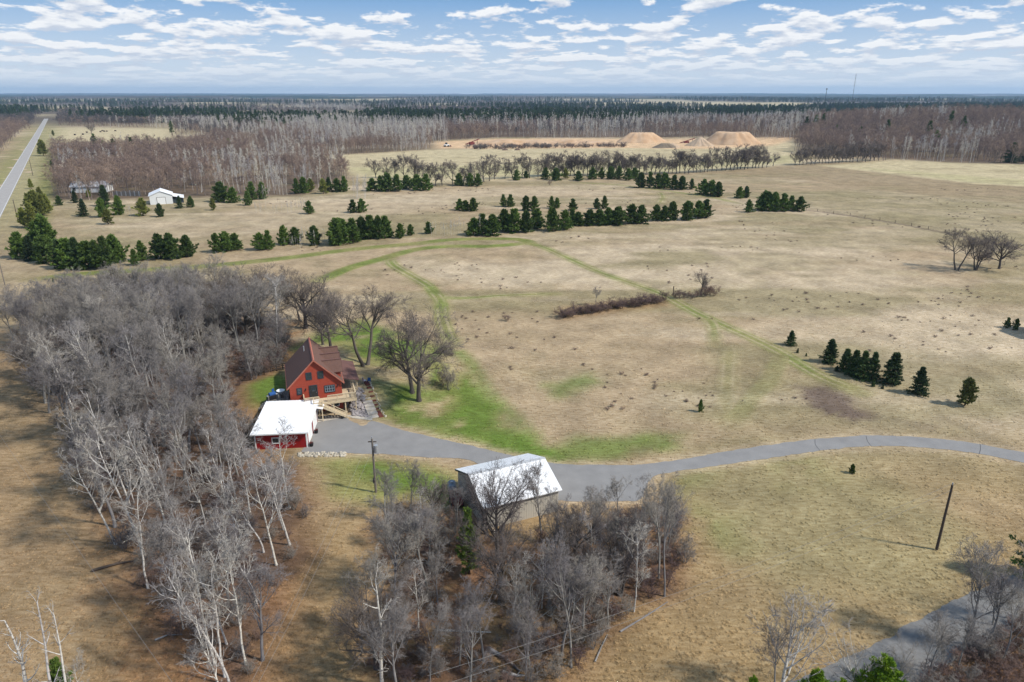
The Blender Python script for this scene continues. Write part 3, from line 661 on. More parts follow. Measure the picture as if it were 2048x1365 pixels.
def plant(kind, name, loc, scale, rz, label, cat, group=None, sxy=1.0, tilt=(0,0)):
    tr, cr = PR[kind]; loc = (loc[0], loc[1], loc[2]+float(hill(loc[0], loc[1])))
    o = empty(name, loc, rz); o.scale = (scale*sxy, scale*sxy, scale)
    if tilt != (0,0): o.rotation_euler = (tilt[0], tilt[1], rz)
    link('trunk', tr, o); link('crown', cr, o)
    return tag(o, label, cat, group)
ORD = 'first second third fourth fifth sixth seventh eighth ninth tenth eleventh twelfth thirteenth fourteenth fifteenth sixteenth seventeenth eighteenth nineteenth twentieth twenty-first twenty-second twenty-third twenty-fourth twenty-fifth'.split()
def protoH(kind):
    me = PR[kind][1]; return max(v[2] for v in (me.vertices[i].co for i in range(0, len(me.vertices), 7)))
PH = {k: protoH(k) for k in PR}
def height_m(px, py, hpx):
    """height in metres of a thing at pixel base with height hpx in photo pixels"""
    b = P(px, py); d = ray(px, py - hpx); r = math.hypot(b.x, b.y); k = r / math.hypot(d[0], d[1])
    return CAM_H + d[2]*k - b.z
def put(kind, name, px, py, hpx, label, cat, group=None, sxy=1.0, rz=None, tilt=(0,0)):
    h = height_m(px, py, hpx); s = h / PH[kind]
    return plant(kind, name, P(px, py), s, random.uniform(0, 6.28) if rz is None else rz, label, cat, group, sxy, tilt)

# ------------------------------------------------------------------ buildings
def window(parent, cx, cz, w, h, y, fm, depth=0.06, mull=(1,1), name='window', axis='x', trim=0.10):
    """window on a wall whose outside faces -y (axis x) or +x (axis y, then y is the wall's x and cx runs along y)"""
    def B(mb, a0, a1, o0, o1, z0, z1):
        if axis == 'x': mb.box(a0, a1, y-o1, y-o0, z0, z1)
        else: mb.box(y+o0, y+o1, a0, a1, z0, z1)
    f = MB()
    B(f, cx-w/2-trim, cx-w/2, 0, depth, cz-h/2-trim, cz+h/2+trim); B(f, cx+w/2, cx+w/2+trim, 0, depth, cz-h/2-trim, cz+h/2+trim)
    B(f, cx-w/2, cx+w/2, 0, depth, cz+h/2, cz+h/2+trim); B(f, cx-w/2, cx+w/2, 0, depth+0.02, cz-h/2-trim, cz-h/2)
    o = f.build(name, fm, parent)
    p = MB(); B(p, cx-w/2, cx+w/2, 0.004, 0.018, cz-h/2, cz+h/2); p.build('pane', M['glass'], o)
    if mull != (0,0):
        m = MB(); nx, nz = mull; sm = M['sash'] if nx > 1 else M['trim_dark']
        for i in range(nx): a = cx-w/2 + w*(i+1)/(nx+1); B(m, a-0.03, a+0.03, 0.02, 0.045, cz-h/2, cz+h/2)
        for i in range(nz): z = cz-h/2 + h*(i+1)/(nz+1); B(m, cx-w/2, cx+w/2, 0.022, 0.043, z-0.02, z+0.02)
        for a0, a1, z0, z1 in ((cx-w/2, cx-w/2+.05, cz-h/2, cz+h/2), (cx+w/2-.05, cx+w/2, cz-h/2, cz+h/2), (cx-w/2+.05, cx+w/2-.05, cz-h/2, cz-h/2+.05), (cx-w/2+.05, cx+w/2-.05, cz+h/2-.05, cz+h/2)):
            B(m, a0, a1, 0.019, 0.047, z0, z1)
        m.build('sash', sm, o)
    return o

def build_house():
    r = empty('house', (HOUSE[0], HOUSE[1], 0), HOUSE_A)
    tag(r, 'red gabled house with brown shingle roof and three dormers', 'house')
    W, D, E, PK, F = 7.4, 9.6, 4.85, 8.55, 2.5
    h = W/2; slope = (PK-E)/h
    # walls: gable prism
    wl = MB(); poly = [(-h,0,-0.3),(h,0,-0.3),(h,0,E),(0,0,PK),(-h,0,E)]; wl.prism(poly, (0,D,0)); wl.build('wall', M['red'], r)
    # roof: two slabs with overhang
    oh, ov, th = 0.30, 0.36, 0.16
    rf = empty('roof'); rf.parent = r
    for s in (-1, 1):
        top = (0, -ov, PK+0.20); eave = (s*(h+oh), -ov, PK+0.20-slope*(h+oh))
        nrm = Vector((s*slope, 0, 1)).normalized()*th
        a, b = Vector(top), Vector(eave)
        m = MB(); m.prism([a, b, b-nrm, a-Vector((0,0,th*1.35))], (0, D+2*ov, 0)); m.build('roof_slope', M['shingle'], rf)
        f = MB(); aa = a + Vector((0,-0.035,-0.02)); bb = b + Vector((0,-0.035,-0.02))
        f.prism([aa, bb, bb-Vector((0,0,0.24)), aa-Vector((0,0,0.24))], (0,0.03,0)); f.build('barge_board', M['fascia'], rf)
        g = MB(); g.box(s*(h+oh)-0.06+s*0.05, s*(h+oh)+0.06+s*0.05, -ov, D+ov, PK+0.02-slope*(h+oh)-0.1, PK+0.02-slope*(h+oh)+0.06); g.build('gutter', M['fascia'], rf)
    c = MB(); c.prism([(-0.16,-ov-0.02,PK+0.10),(0,-ov-0.02,PK+0.25),(0.16,-ov-0.02,PK+0.10)], (0,D+2*ov+0.04,0)); c.build('ridge_cap', M['fascia'], rf)
    ch = MB(); ch.tube((-1.0, 6.6, 6.8), (-1.0, 6.6, 8.55), 0.09); ch.build('vent_pipe', M['metal'], rf)
    # dormers on the sunny slope
    for k, y0 in enumerate((1.0, 3.85, 6.7)):
        d = empty('dormer'); d.parent = r
        w, x1, zt, zp = 1.9, h+0.05, 6.2, 7.5
        xin_w = (PK-4.9)/slope*0.0 + 0.9
        m = MB(); m.prism([(x1,y0,4.9),(x1,y0+w,4.9),(x1,y0+w,zt),(x1,y0+w/2,zp-0.06),(x1,y0,zt)], (-(x1-0.7),0,0)); m.build('wall', M['red'], d)
        rr = MB()
        for s in (0, 1):
            ya, yb = (y0+w/2, y0-0.22) if s == 0 else (y0+w/2, y0+w+0.22)
            zb = zp - (zp-zt)*(w/2+0.22)/(w/2)
            rr.prism([(x1+0.32,ya,zp+0.10),(x1+0.32,yb,zb+0.10),(x1+0.32,yb,zb),(x1+0.32,ya,zp-0.02)], (-(x1+0.32-0.35),0,0))
        rr.build('roof', M['shingle'], d)
        rt = MB(); zb = zp - (zp-zt)*(w/2+0.22)/(w/2)
        for yb in (y0-0.22, y0+w+0.22): rt.prism([(x1+0.32,y0+w/2,zp+0.14),(x1+0.32,yb,zb+0.14),(x1+0.32,yb,zb-0.10),(x1+0.32,y0+w/2,zp-0.10)], (0.05,0,0))
        rt.bar((0.45,y0+w/2,zp+0.10),(x1+0.36,y0+w/2,zp+0.10),0.22,0.10); rt.build('dormer_trim', M['shingle_dark'], d)
        window(d, y0+w/2, 5.85, 0.75, 0.9, x1, M['trim_dark'], axis='y')
    # front openings
    window(r, -0.84, 6.15, 0.66, 0.95, 0, M['trim_dark'], mull=(0,1))
    window(r, 0.82, 6.15, 0.66, 0.95, 0, M['trim_dark'], mull=(0,1))
    window(r, -2.35, F+1.45, 0.56, 0.85, 0, M['trim_dark'], mull=(0,1))
    window(r, 1.95, F+1.30, 1.35, 0.95, 0, M['trim_dark'], mull=(3,1))
    dr = MB(); dr.box(-0.85,0.10,-0.05,0.02,F,F+2.06); do = dr.build('door', M['door'], r)
    fr = MB(); fr.box(-0.97,-0.86,-0.08,0.0,F,F+2.17); fr.box(0.11,0.22,-0.08,0.0,F,F+2.17); fr.box(-0.86,0.11,-0.08,0.0,F+2.07,F+2.17); fr.build('door_frame', M['trim_dark'], do)
    pn = MB(); pn.box(-0.62,-0.13,-0.062,-0.052,F+1.2,F+1.85); pn.build('door_pane', M['glass'], do)
    kn = MB(); kn.tube((0.02,-0.12,F+1.0),(0.02,-0.04,F+1.0),0.035); kn.build('handle', M['metal'], do)
    for x in (-1.45, 3.1):
        l = MB(); l.tube((x,-0.12,F+1.5),(x,-0.12,F+1.8),0.07,0.05); l.box(x-0.03,x+0.03,-0.07,0,F+1.75,F+1.81); l.build('wall_lamp', M['black'], r)
    # lower level door and window behind the deck
    window(r, 2.6, 1.35, 0.9, 0.9, 0, M['trim_white'], mull=(1,0))
    m = MB(); m.box(-0.3,0.62,-0.045,0.0,0.02,2.05); m.build('basement_door', M['trim_white'], r)
    # side windows on the right wall
    for y in (2.2, 5.2, 7.9): window(r, y, F+1.35, 0.8, 1.0, h, M['trim_dark'], axis='y', mull=(0,1))
    # side porch under its own low roof
    p = empty('side_porch'); p.parent = r
    m = MB(); m.prism([(h+0.02,1.7,4.62),(h+2.75,1.7,3.95),(h+2.75,1.7,3.83),(h+0.02,1.7,4.48)], (0,8.1,0)); m.build('porch_roof', M['shingle_dark'], p)
    m = MB(); m.box(h+0.02,h+2.5,1.9,9.5,2.0,2.36); m.build('porch_floor', M['deckwood'], p)
    for y in (2.0, 4.5, 7.0, 9.4):
        m = MB(); m.box(h+2.38,h+2.5,y-0.06,y+0.06,2.36,3.9); m.build('porch_post', M['deckwood'], p)
    return r, h, F
house, HH, FL = build_house()

def build_deck():
    r = empty('deck', (HOUSE[0], HOUSE[1], 0), HOUSE_A); tag(r, 'tan wooden deck with railing and stairs along the house front', 'deck')
    z = FL - 0.06; x0, x1, y0 = -1.9, 5.55, -1.75; h = HH
    n = 0
    for i in range(12):                                      # boards of the front run, lengthwise
        y = y0 + i*0.145; m = MB(); m.box(x0, x1, y, y+0.135, z-0.05, z); m.build('deck_board', M['deckwood'], r)
    for i in range(11):                                      # boards of the side run
        x = h+0.05 + i*0.148; m = MB(); m.box(x, x+0.138, 0.0, 1.85, z-0.05, z); m.build('deck_board', M['deckwood'], r)
    m = MB(); m.box(x0, x1, y0-0.05, y0, z-0.34, z-0.01); m.build('rim_joist', M['deckwood'], r)
    m = MB(); m.box(x1, x1+0.05, y0-0.05, 1.85, z-0.34, z-0.01); m.build('rim_joist', M['deckwood'], r)
    m = MB(); m.box(x0-0.05, x0, y0-0.05, 0.0, z-0.34, z-0.01); m.build('rim_joist', M['deckwood'], r)
    for x, y in ((-1.75,-1.6),(0.1,-1.6),(2.2,-1.6),(3.9,-1.6),(5.42,-1.6),(5.42,1.7)):
        zb = float(terrain(HOUSE[0]+x*math.cos(HOUSE_A)-y*math.sin(HOUSE_A), HOUSE[1]+x*math.sin(HOUSE_A)+y*math.cos(HOUSE_A)))
        m = MB(); m.box(x-0.075, x+0.075, y-0.075, y+0.075, zb-0.1, z-0.06); m.build('post', M['deckwood'], r)
    def rail(a, b, nm='railing'):
        a, b = Vector(a), Vector(b); L = (b-a).length; k = max(2, round(L/1.5)+1)
        m = MB(); m.bar(a+Vector((0,0,1.0)), b+Vector((0,0,1.0)), 0.14, 0.05); m.bar(a+Vector((0,0,0.88)), b+Vector((0,0,0.88)), 0.05, 0.09); m.bar(a+Vector((0,0,0.12)), b+Vector((0,0,0.12)), 0.05, 0.09)
        o = m.build(nm, M['deckwood'], r)
        for i in range(k):
            q = a + (b-a)*i/(k-1); m = MB(); m.box(q.x-0.05,q.x+0.05,q.y-0.05,q.y+0.05,q.z,q.z+0.97); m.build('rail_post', M['deckwood'], o)
        m = MB(); nb = int(L/0.14)
        for i in range(1, nb): q = a + (b-a)*i/nb; m.box(q.x-0.018,q.x+0.018,q.y-0.018,q.y+0.018,q.z+0.14,q.z+0.86)
        m.build('balusters', M['deckwood'], o)
    rail((x0+0.06, -0.1, z), (x0+0.06, y0+0.06, z)); rail((x0+0.06, y0+0.06, z), (0.25, y0+0.06, z))
    rail((1.45, y0+0.06, z), (x1-0.06, y0+0.06, z)); rail((x1-0.06, y0+0.06, z), (x1-0.06, 1.8, z))
    # stairs run down to the right along the deck front
    st = empty('stairs'); st.parent = r
    n = 12; sx, ex = 0.55, 3.9; ya, yb = y0-1.25, y0-0.1
    m = MB(); m.box(-0.6, sx, ya, yb, z-0.06, z-0.004); m.build('landing', M['deckwood'], st)
    for x in (-0.5, 0.45):
        m = MB(); m.box(x-0.07,x+0.07,ya+0.02,ya+0.16,0,z-0.06); m.build('landing_post', M['deckwood'], st)
    for i in range(n):
        x = sx + (ex-sx)*i/n; zz = z - (z)*(i+1)/(n+1)
        m = MB(); m.box(x, x+(ex-sx)/n+0.03, ya+0.05, yb-0.05, zz-0.045, zz); m.build('tread', M['deckwood'], st)
    for y in (ya+0.02, yb-0.02):
        m = MB(); m.bar((sx-0.05,y,z-0.15),(ex+0.1,y,0.12),0.05,0.28); m.build('stringer', M['deckwood'], st)
    for y in (ya+0.02,):
        m = MB(); m.bar((sx-0.05,y,z+0.92),(ex+0.05,y,0.98),0.10,0.06); m.bar((sx-0.05,y,z+0.5),(ex+0.05,y,0.56),0.04,0.08)
        for i in range(9): x = sx + (ex-sx)*i/8; zt = z + (0.06-z)*i/8; m.box(x-0.02,x+0.02,y-0.02,y+0.02,zt+0.02,zt+0.9)
        for x, zz in ((sx, z-0.1), (ex, 0.0)): m.box(x-0.06,x+0.06,y-0.06,y+0.06,zz,zz+1.05)
        m.build('stair_railing', M['deckwood'], st)
    m = MB(); m.bar((-0.6,ya+0.02,z+0.95),(sx,ya+0.02,z+0.95),0.1,0.06); m.bar((-0.6,ya+0.02,z+0.95),(-0.6,yb,z+0.95),0.1,0.06); m.bar((-0.6,ya+0.02,z+0.5),(sx,ya+0.02,z+0.5),0.04,0.3); m.box(-0.66,-0.54,ya-0.04,ya+0.08,z,z+1.0); m.build('landing_railing', M['deckwood'], st)
build_deck()
def HL(u, d, z=None):
    x = HOUSE[0]+u*math.cos(HOUSE_A)-d*math.sin(HOUSE_A); y = HOUSE[1]+u*math.sin(HOUSE_A)+d*math.cos(HOUSE_A)
    return Vector((x, y, float(terrain(x, y)) if z is None else z))

# back deck on the left with grill, table and steps
def build_back_deck():
    r = empty('back_deck', HL(-5.3, 2.2, 0), HOUSE_A); tag(r, 'weathered grey wooden deck left of the red house with small steps', 'deck')
    z = 2.55
    for i in range(14): m = MB(); m.box(-1.5, 1.4, -1.6+i*0.25, -1.6+i*0.25+0.235, z-0.05, z); m.build('deck_board', M['greywood'], r)
    m = MB(); m.box(-1.52,1.42,-1.66,-1.61,z-0.35,z-0.01); m.box(-1.57,-1.52,-1.6,1.9,z-0.35,z-0.01); m.build('rim_joist', M['greywood'], r)
    for x, y in ((-1.4,-1.5),(0.0,-1.5),(1.3,-1.5),(-1.4,1.7)):
        m = MB(); m.box(x-0.07,x+0.07,y-0.07,y+0.07,0.0,z+0.95 if y < 0 else z-0.06); m.build('post', M['greywood'], r)
    st = empty('steps'); st.parent = r
    for i in range(5): m = MB(); m.box(-1.85-i*0.28,-1.57-i*0.28,-1.3,-0.2,z-0.2-i*0.2,z-0.15-i*0.2); m.build('tread', M['greywood'], st)
    m = MB()
    for y in (-1.33,-0.17): m.bar((-1.5,y,z-0.1),(-3.0,y,z-1.2),0.05,0.24)
    m.build('stringer', M['palepole'], st)
build_back_deck()
g_ = empty('grill', HL(-6.2, 1.6, 2.55), HOUSE_A+0.4); tag(g_, 'covered grill with blue lid on the back deck', 'grill')
m = MB(); m.tube((-0.45,0,0.85),(0.45,0,0.85),0.30,k=12); m.build('lid', M['blue'], g_)
m = MB(); m.box(-0.5,0.5,-0.28,0.28,0.1,0.72); m.build('cabinet', M['black'], g_, 0.02)
for s in (-1,1): m = MB(); m.box(0.52*s-0.14+0.14*s,0.52*s+0.14+0.14*s,-0.22,0.22,0.68,0.73); m.build('side_shelf', M['metal'], g_)
for s in (-1,1): m = MB(); m.tube((s*0.42,-0.2,0.06),(s*0.42,0.2,0.06),0.06); m.build('wheel', M['black'], g_)
t_ = empty('patio_table', HL(-5.0, 2.9, 2.55)); tag(t_, 'round white patio table on the back deck', 'table')
m = MB(); m.tube((0,0,0.70),(0,0,0.74),0.62,k=20); m.build('table_top', M['trim_white'], t_)
for i in range(4): m = MB(); a_ = i*math.pi/2+0.5; m.tube((0.1*math.cos(a_),0.1*math.sin(a_),0.70),(0.45*math.cos(a_),0.45*math.sin(a_),0),0.025); m.build('leg', M['trim_white'], t_)
def chair(loc, rz, mt, label):
    c = empty('patio_chair', loc, rz); tag(c, label, 'chair')
    m = MB(); m.box(-0.25,0.25,-0.25,0.25,0.40,0.44); m.build('seat', mt, c); m = MB(); m.box(-0.25,0.25,0.22,0.27,0.44,0.95); m.build('backrest', mt, c)
    for x in (-.22,.22):
        for y in (-.22,.22): m = MB(); m.tube((x,y,0),(x,y,0.40),0.02,k=6); m.build('leg', mt, c)
chair(HL(-5.9,3.2,2.55), 1.2, M['blue'], 'blue patio chair beside the round white table')
chair(HL(-4.7,0.9,2.55), 3.0, M['black'], 'dark patio chair on the back deck close to the house wall')

# garage with white roof
GA = R(5.5)
def build_garage():
    fl, fr = P0(517, 898, 0), P0(611, 897, 0)                 # front wall foot
    r = empty('garage', ((fl[0]+fr[0])/2, (fl[1]+fr[1])/2, 0), GA); tag(r, 'red garage with a low white metal roof beside the driveway', 'garage')
    w, d, zf, zb = 3.35, 8.6, 2.35, 2.85
    m = MB(); m.prism([(-w,0,-0.1),(-w,d,-0.1),(-w,d,zb),(-w,0,zf)], (2*w,0,0)); m.build('wall', M['barnred'], r)
    m = MB(); m.prism([(-w-0.45,-0.5,zf+0.02),(-w-0.45,d+0.4,zb+0.02),(-w-0.45,d+0.4,zb+0.16),(-w-0.45,-0.5,zf+0.16)], (2*w+0.85,0,0)); ro = m.build('roof', M['whiteroof'], r)
    k = (zb-zf)/(d+0.9)*1.0
    for i in range(17):
        x = -w-0.40+i*(2*w+0.75)/16; m = MB(); m.bar((x,-0.50,zf+0.172),(x,d+0.4,zb+0.172),0.035,0.03); m.build('roof_rib', M['whiteroof'], ro)
    m = MB(); m.box(-w-0.46,w+0.41,-0.53,-0.50,zf-0.03,zf+0.15); m.build('fascia', M['trim_white'], r)
    for x in (-w, w): m = MB(); m.box(x-0.08,x+0.08,-0.03,0.0,0,zf); m.build('corner_trim', M['trim_white'], r)
    m = MB(); m.box(w+0.003,w+0.03,0.0,d,0.0,zf+0.02); m.build('side_panel', M['whitewall'], r)
    for i, y in enumerate((0.7, 4.4)):                        # two overhead doors on the driveway side
        dd = MB(); dd.box(w+0.031,w+0.06,y,y+3.1,0,2.1); o = dd.build('garage_door', M['trim_white'], r)
        for j in range(4): m = MB(); m.box(w+0.061,w+0.075,y+0.06,y+3.04,j*0.52+0.04,j*0.52+0.48); m.build('door_panel', M['trim_white'], o)
        m = MB(); m.box(w+0.032,w+0.10,y-0.14,y-0.01,0,2.25); m.box(w+0.032,w+0.10,y+3.11,y+3.24,0,2.25); m.box(w+0.032,w+0.10,y-0.14,y+3.24,2.12,2.25); m.build('door_frame', M['barnred'], o)
    window(r, -0.7, 1.25, 0.8, 0.7, 0, M['trim_white'], mull=(1,0))
    m = MB(); m.prism([(w+0.07,d-1.5,2.5),(w+1.1,d-1.5,2.3),(w+1.1,d-1.5,2.24),(w+0.07,d-1.5,2.42)], (0,1.7,0)); m.build('awning', M['whiteroof'], r)
    return r
build_garage()
gp = Matrix.Translation
# planters by the garage doors
GO = bpy.data.objects['garage']; GM = Matrix.Translation(GO.location) @ Matrix.Rotation(GA, 4, 'Z')
for (y, lab) in ((0.25, 'dark planter at the near corner of the garage'), (4.1, 'dark planter between the two garage doors')):
    p = empty('planter', GM @ Vector((3.35+0.5, y, 0.03))); tag(p, lab, 'planter')
    m = MB(); m.tube((0,0,0),(0,0,0.45),0.22,0.30,k=12); m.build('pot', M['black'], p)
    bl = MB()
    for i in range(40):
        a_ = random.uniform(0, 6.28); rr_ = random.uniform(0.05, .3); bl.tube((rr_*.5*math.cos(a_),rr_*.5*math.sin(a_),0.45),(rr_*1.3*math.cos(a_),rr_*1.3*math.sin(a_),0.45+random.uniform(.12,.4)),0.02,0.004,k=3,cap=False)
    bl.build('dry_plant', M['rust'], p)

# tan pole barn
def build_barn():
    A = R(23.5); o = Vector((-3.0, 64.4, 0)); r = empty('pole_barn', o, A)
    tag(r, 'tan steel pole barn with white gabled metal roof', 'barn')
    L, Wd, E, PK = 9.0, 8.45, 2.95, 4.6
    m = MB(); m.prism([(0,0,-0.1),(0,Wd,-0.1),(0,Wd,E),(0,Wd/2,PK),(0,0,E)], (L,0,0)); m.build('wall', M['tan'], r)
    rib = MB()
    for i in range(29): y = 0.15+i*(Wd-0.3)/28; zt = E+(PK-E)*(1-abs(y-Wd/2)/(Wd/2)); rib.box(-0.02,0.0,y-0.03,y+0.03,0,zt)
    for i in range(31): x = 0.15+i*(L-0.3)/30; rib.box(x-0.03,x+0.03,-0.02,0.0,0,E)
    rib.build('siding_ribs', M['tan'], r)
    rf = empty('roof'); rf.parent = r; sl = (PK-E)/(Wd/2)
    for s in (-1, 1):
        yc = Wd/2; ye = Wd/2+s*(Wd/2+0.35); ze = PK-sl*(Wd/2+0.35)
        m = MB(); m.prism([(-0.3,yc,PK+0.12),(-0.3,ye,ze+0.12),(-0.3,ye,ze+0.02),(-0.3,yc,PK+0.02)], (L+0.6,0,0)); m.build('roof_slope', M['whiteroof'], rf)
        m = MB(); m.prism([(-0.325,yc,PK+0.13),(-0.325,ye,ze+0.13),(-0.325,ye,ze-0.08),(-0.325,yc,PK-0.08)], (0.022,0,0)); m.build('rake_trim', M['trim_dark'], rf)
        for i in range(24):
            x = -0.25+i*(L+0.5)/23; m = MB(); m.bar((x,yc,PK+0.128),(x,ye,ze+0.128),0.03,0.022); m.build('roof_rib', M['whiteroof'], rf)
    m = MB(); m.prism([(-0.31,Wd/2-0.22,PK+0.06),(-0.31,Wd/2,PK+0.17),(-0.31,Wd/2+0.22,PK+0.06)], (L+0.62,0,0)); m.build('ridge_cap', M['metal'], rf)
    for y in (0.0, Wd): m = MB(); m.box(-0.035,0.06,y-0.07,y+0.07,0,E); m.build('corner_trim', M['tan'], r)
    dd = MB(); dd.box(L+0.001,L+0.05,2.2,6.2,0,2.6); dd.build('overhead_door', M['trim_white'], r)
    return r, o, A
barn, BO, BA = build_barn()
BMX = Matrix.Translation(BO) @ Matrix.Rotation(BA, 4, 'Z')
# tank and red wagon by the barn's left end
t_ = empty('propane_tank', BMX @ Vector((-0.9, 8.3, 0)), BA+1.3); tag(t_, 'blue grey rounded tank on legs behind the tan barn', 'tank')
m = MB(); m.tube((-0.7,0,0.95),(0.7,0,0.95),0.55,k=16); m.tube((0.7,0,0.95),(0.95,0,0.95),0.55,0.25,k=16); m.tube((-0.7,0,0.95),(-0.95,0,0.95),0.55,0.25,k=16)
m.build('shell', mat('tank_paint', (0.16,0.20,0.24), None, 0.4), t_)
for x in (-.5,.5): m = MB(); m.box(x-0.08,x+0.08,-0.4,0.4,0,0.5); m.build('leg', M['black'], t_)
m = MB(); m.tube((0,0,1.48),(0,0,1.66),0.16,k=10); m.build('valve_cover', M['metal'], t_)
w_ = empty('wagon', BMX @ Vector((-1.2, 5.9, 0)), BA+1.4); tag(w_, 'dark red wagon parked against the barn end', 'wagon')
m = MB(); m.box(-1.1,1.1,-0.6,0.6,0.5,0.58); m.box(-1.1,1.1,-0.62,-0.56,0.58,1.25); m.box(-1.1,1.1,0.56,0.62,0.58,1.25); m.box(-1.14,-1.08,-0.6,0.6,0.58,1.25); m.box(1.08,1.14,-0.6,0.6,0.58,1.25); m.build('box', M['rust'], w_)
for x in (-.7,.7):
    for y in (-.68,.68): m = MB(); m.tube((x,y-0.06,0.32),(x,y+0.06,0.32),0.32,k=14); m.build('wheel', M['black'], w_)
m = MB(); m.bar((1.1,0,0.45),(2.0,0,0.2),0.06,0.06); m.build('drawbar', M['metal'], w_)

# concrete apron, rock slope, garden stairs and bed
def ground_sheet(name, pts_uv, mt, label, z=0.06):
    loop = [HL(u, d, z) for u, d in pts_uv]; n = len(loop)
    mb = MB(); mb.add(loop, tessellate_polygon([loop])); mb.add([v for p in loop for v in (p, p-Vector((0,0,.2)))], [(2*i,2*i+1,(2*i+3)%(2*n),(2*i+2)%(2*n)) for i in range(n)])
    return tag(mb.build(name, mt), label, None, None, 'structure')
ground_sheet('pavement', [(-1.0,-3.0),(4.2,-2.6),(4.6,-3.2),(7.3,-5.0),(7.3,-4.1),(4.9,-2.35),(4.3,-1.9),(-1.0,-2.0)], M['concrete'], 'pale concrete apron in front of the house')
def rocks(name, spots, sizes, mt, label):
    rs = np.random.default_rng(5); ico = bmesh.new(); bmesh.ops.create_icosphere(ico, subdivisions=1, radius=1)
    bv = np.array([v.co[:] for v in ico.verts]); bf = np.array([[v.index for v in f.verts] for f in ico.faces]); ico.free()
    V, F = [], []
    for i, (p, s) in enumerate(zip(spots, sizes)):
        v = bv*(1+rs.normal(0, 0.16, bv.shape))*s*np.array([rs.uniform(.8,1.4), rs.uniform(.8,1.3), rs.uniform(.5,.85)])
        a = rs.uniform(0, 6.28); rm = np.array([[math.cos(a),-math.sin(a),0],[math.sin(a),math.cos(a),0],[0,0,1]])
        V.append(v@rm.T + np.array(p) + np.array([0,0,s*0.15])); F.append(bf + i*len(bv))
    o = link(name, np_mesh(name, np.concatenate(V), np.concatenate(F), [mt])); return tag(o, label, None, None, 'stuff')
sp, sz = [], []
for _ in range(420):
    d = random.uniform(-3.6, 2.6); u0 = 4.9 if d < -1.5 else 4.2; u = random.uniform(u0 + (0 if d > -2.4 else (-2.4-d)*1.6), 6.9)
    sp.append(HL(u, d)); sz.append(random.uniform(0.10, 0.34))
rocks('rubble', sp, sz, M['stone'], 'heap of grey and tan boulders on the bank beside the deck')
sp, sz = [], []
for _ in range(150):
    t = random.random(); p = P(597+95*t, 909+random.uniform(-3,5)); sp.append(p); sz.append(random.uniform(0.09,0.26))
rocks('stone_edging', sp, sz, M['palestone'], 'row of pale rocks edging the driveway below the garage')
sp, sz = [], []
for _ in range(60):
    p = P(random.uniform(488,508), random.uniform(835,850)); sp.append(p); sz.append(random.uniform(0.08,0.24))
rocks('stone_edging', sp, sz, M['palestone'], 'scattered pale rocks left of the garage roof')
gs = empty('garden_stairs', HL(7.7, -4.2, 0), HOUSE_A+R(6)); tag(gs, 'pale concrete garden steps climbing the bank beside the boulders', 'steps')
for i in range(9):
    m = MB(); y = i*0.92; dep = 0.90 if i < 7 else 1.5; zz = 0.10+0.235*i
    m.box(-0.72, 0.72, y, y+dep, zz-0.5, zz); m.build('step', M['concrete'], gs, 0.02)
bed = empty('flower_bed', HL(8.75, -4.3, 0), HOUSE_A+R(6)); tag(bed, 'red mulch border with pale rocks beside the garden steps', 'flower bed')
for i in range(11):
    y = i*0.82; zz = float(terrain(*HL(8.75, -4.3+y)[:2])); m = MB(); m.box(-0.42, 0.30, y, y+0.80, zz-0.2, zz+0.10+random.uniform(0,.05)); m.build('mulch', M['mulch'], bed, 0.05)
sp = [HL(9.25+random.uniform(-.15,.15)-0.09*i*0.35, -4.4+i*0.27) for i in range(34)]
rocks('stone_edging', sp, [random.uniform(0.10,0.20) for _ in sp], M['palestone'], 'pale rocks lining the mulch border')
chair(HL(7.5, 4.2), 2.2, mat('faded_cloth', (0.55,0.47,0.52), None, 0.9), 'pale lilac chair at the top of the garden steps')
chair(HL(8.2, 4.0), 3.4, M['blue'], 'dark blue chair at the top of the garden steps')
# kettle on the apron
p = empty('planter', HL(3.2, -2.9, 0.06)); tag(p, 'small dark pot beside the foot of the deck stairs', 'planter')
m = MB(); m.tube((0,0,0),(0,0,0.35),0.17,0.22,k=12); m.build('pot', M['black'], p); m = MB(); m.tube((0,0,0.35),(0,0,0.38),0.24,k=12); m.build('rim', M['black'], p)

# distant buildings
def far_shed():
    c = P(324, 409); A = R(25); r = empty('shed', c, A); tag(r, 'white metal shed with lean-to beyond the small pines', 'shed')
    w, L, E, PK = 4.4, 11, 3.7, 5.5
    m = MB(); m.prism([(-w,0,-.2),(w,0,-.2),(w,0,E),(0,0,PK),(-w,0,E)], (0,L,0)); m.build('wall', M['whitewall'], r)
    for s in (-1,1): m = MB(); m.prism([(0,-.3,PK+.15),(s*(w+.4),-.3,E-.01),(s*(w+.4),-.3,E-.13),(0,-.3,PK+.03)], (0,L+.6,0)); m.build('roof_slope', M['whiteroof'], r)
    m = MB(); m.prism([(w+.01,0.6,E-.45),(w+4.6,0.6,2.2),(w+4.6,0.6,2.05),(w+.01,0.6,E-.6)], (0,L-.6,0)); m.build('lean_to_roof', M['whiteroof'], r)
    m = MB(); m.box(w+.01,w+4.3,1.4,L-.4,-.2,2.0); m.build('lean_to_wall', M['trim_dark'], r)
    m = MB(); m.box(-1.6,1.6,-.06,.0,0,2.9); o = m.build('overhead_door', M['trim_white'], r); m = MB(); m.box(-1.75,-1.61,-.09,0,0,3.05); m.box(1.61,1.75,-.09,0,0,3.05); m.box(-1.61,1.61,-.09,0,2.91,3.05); m.build('door_frame', M['greywood'], o)
far_shed()
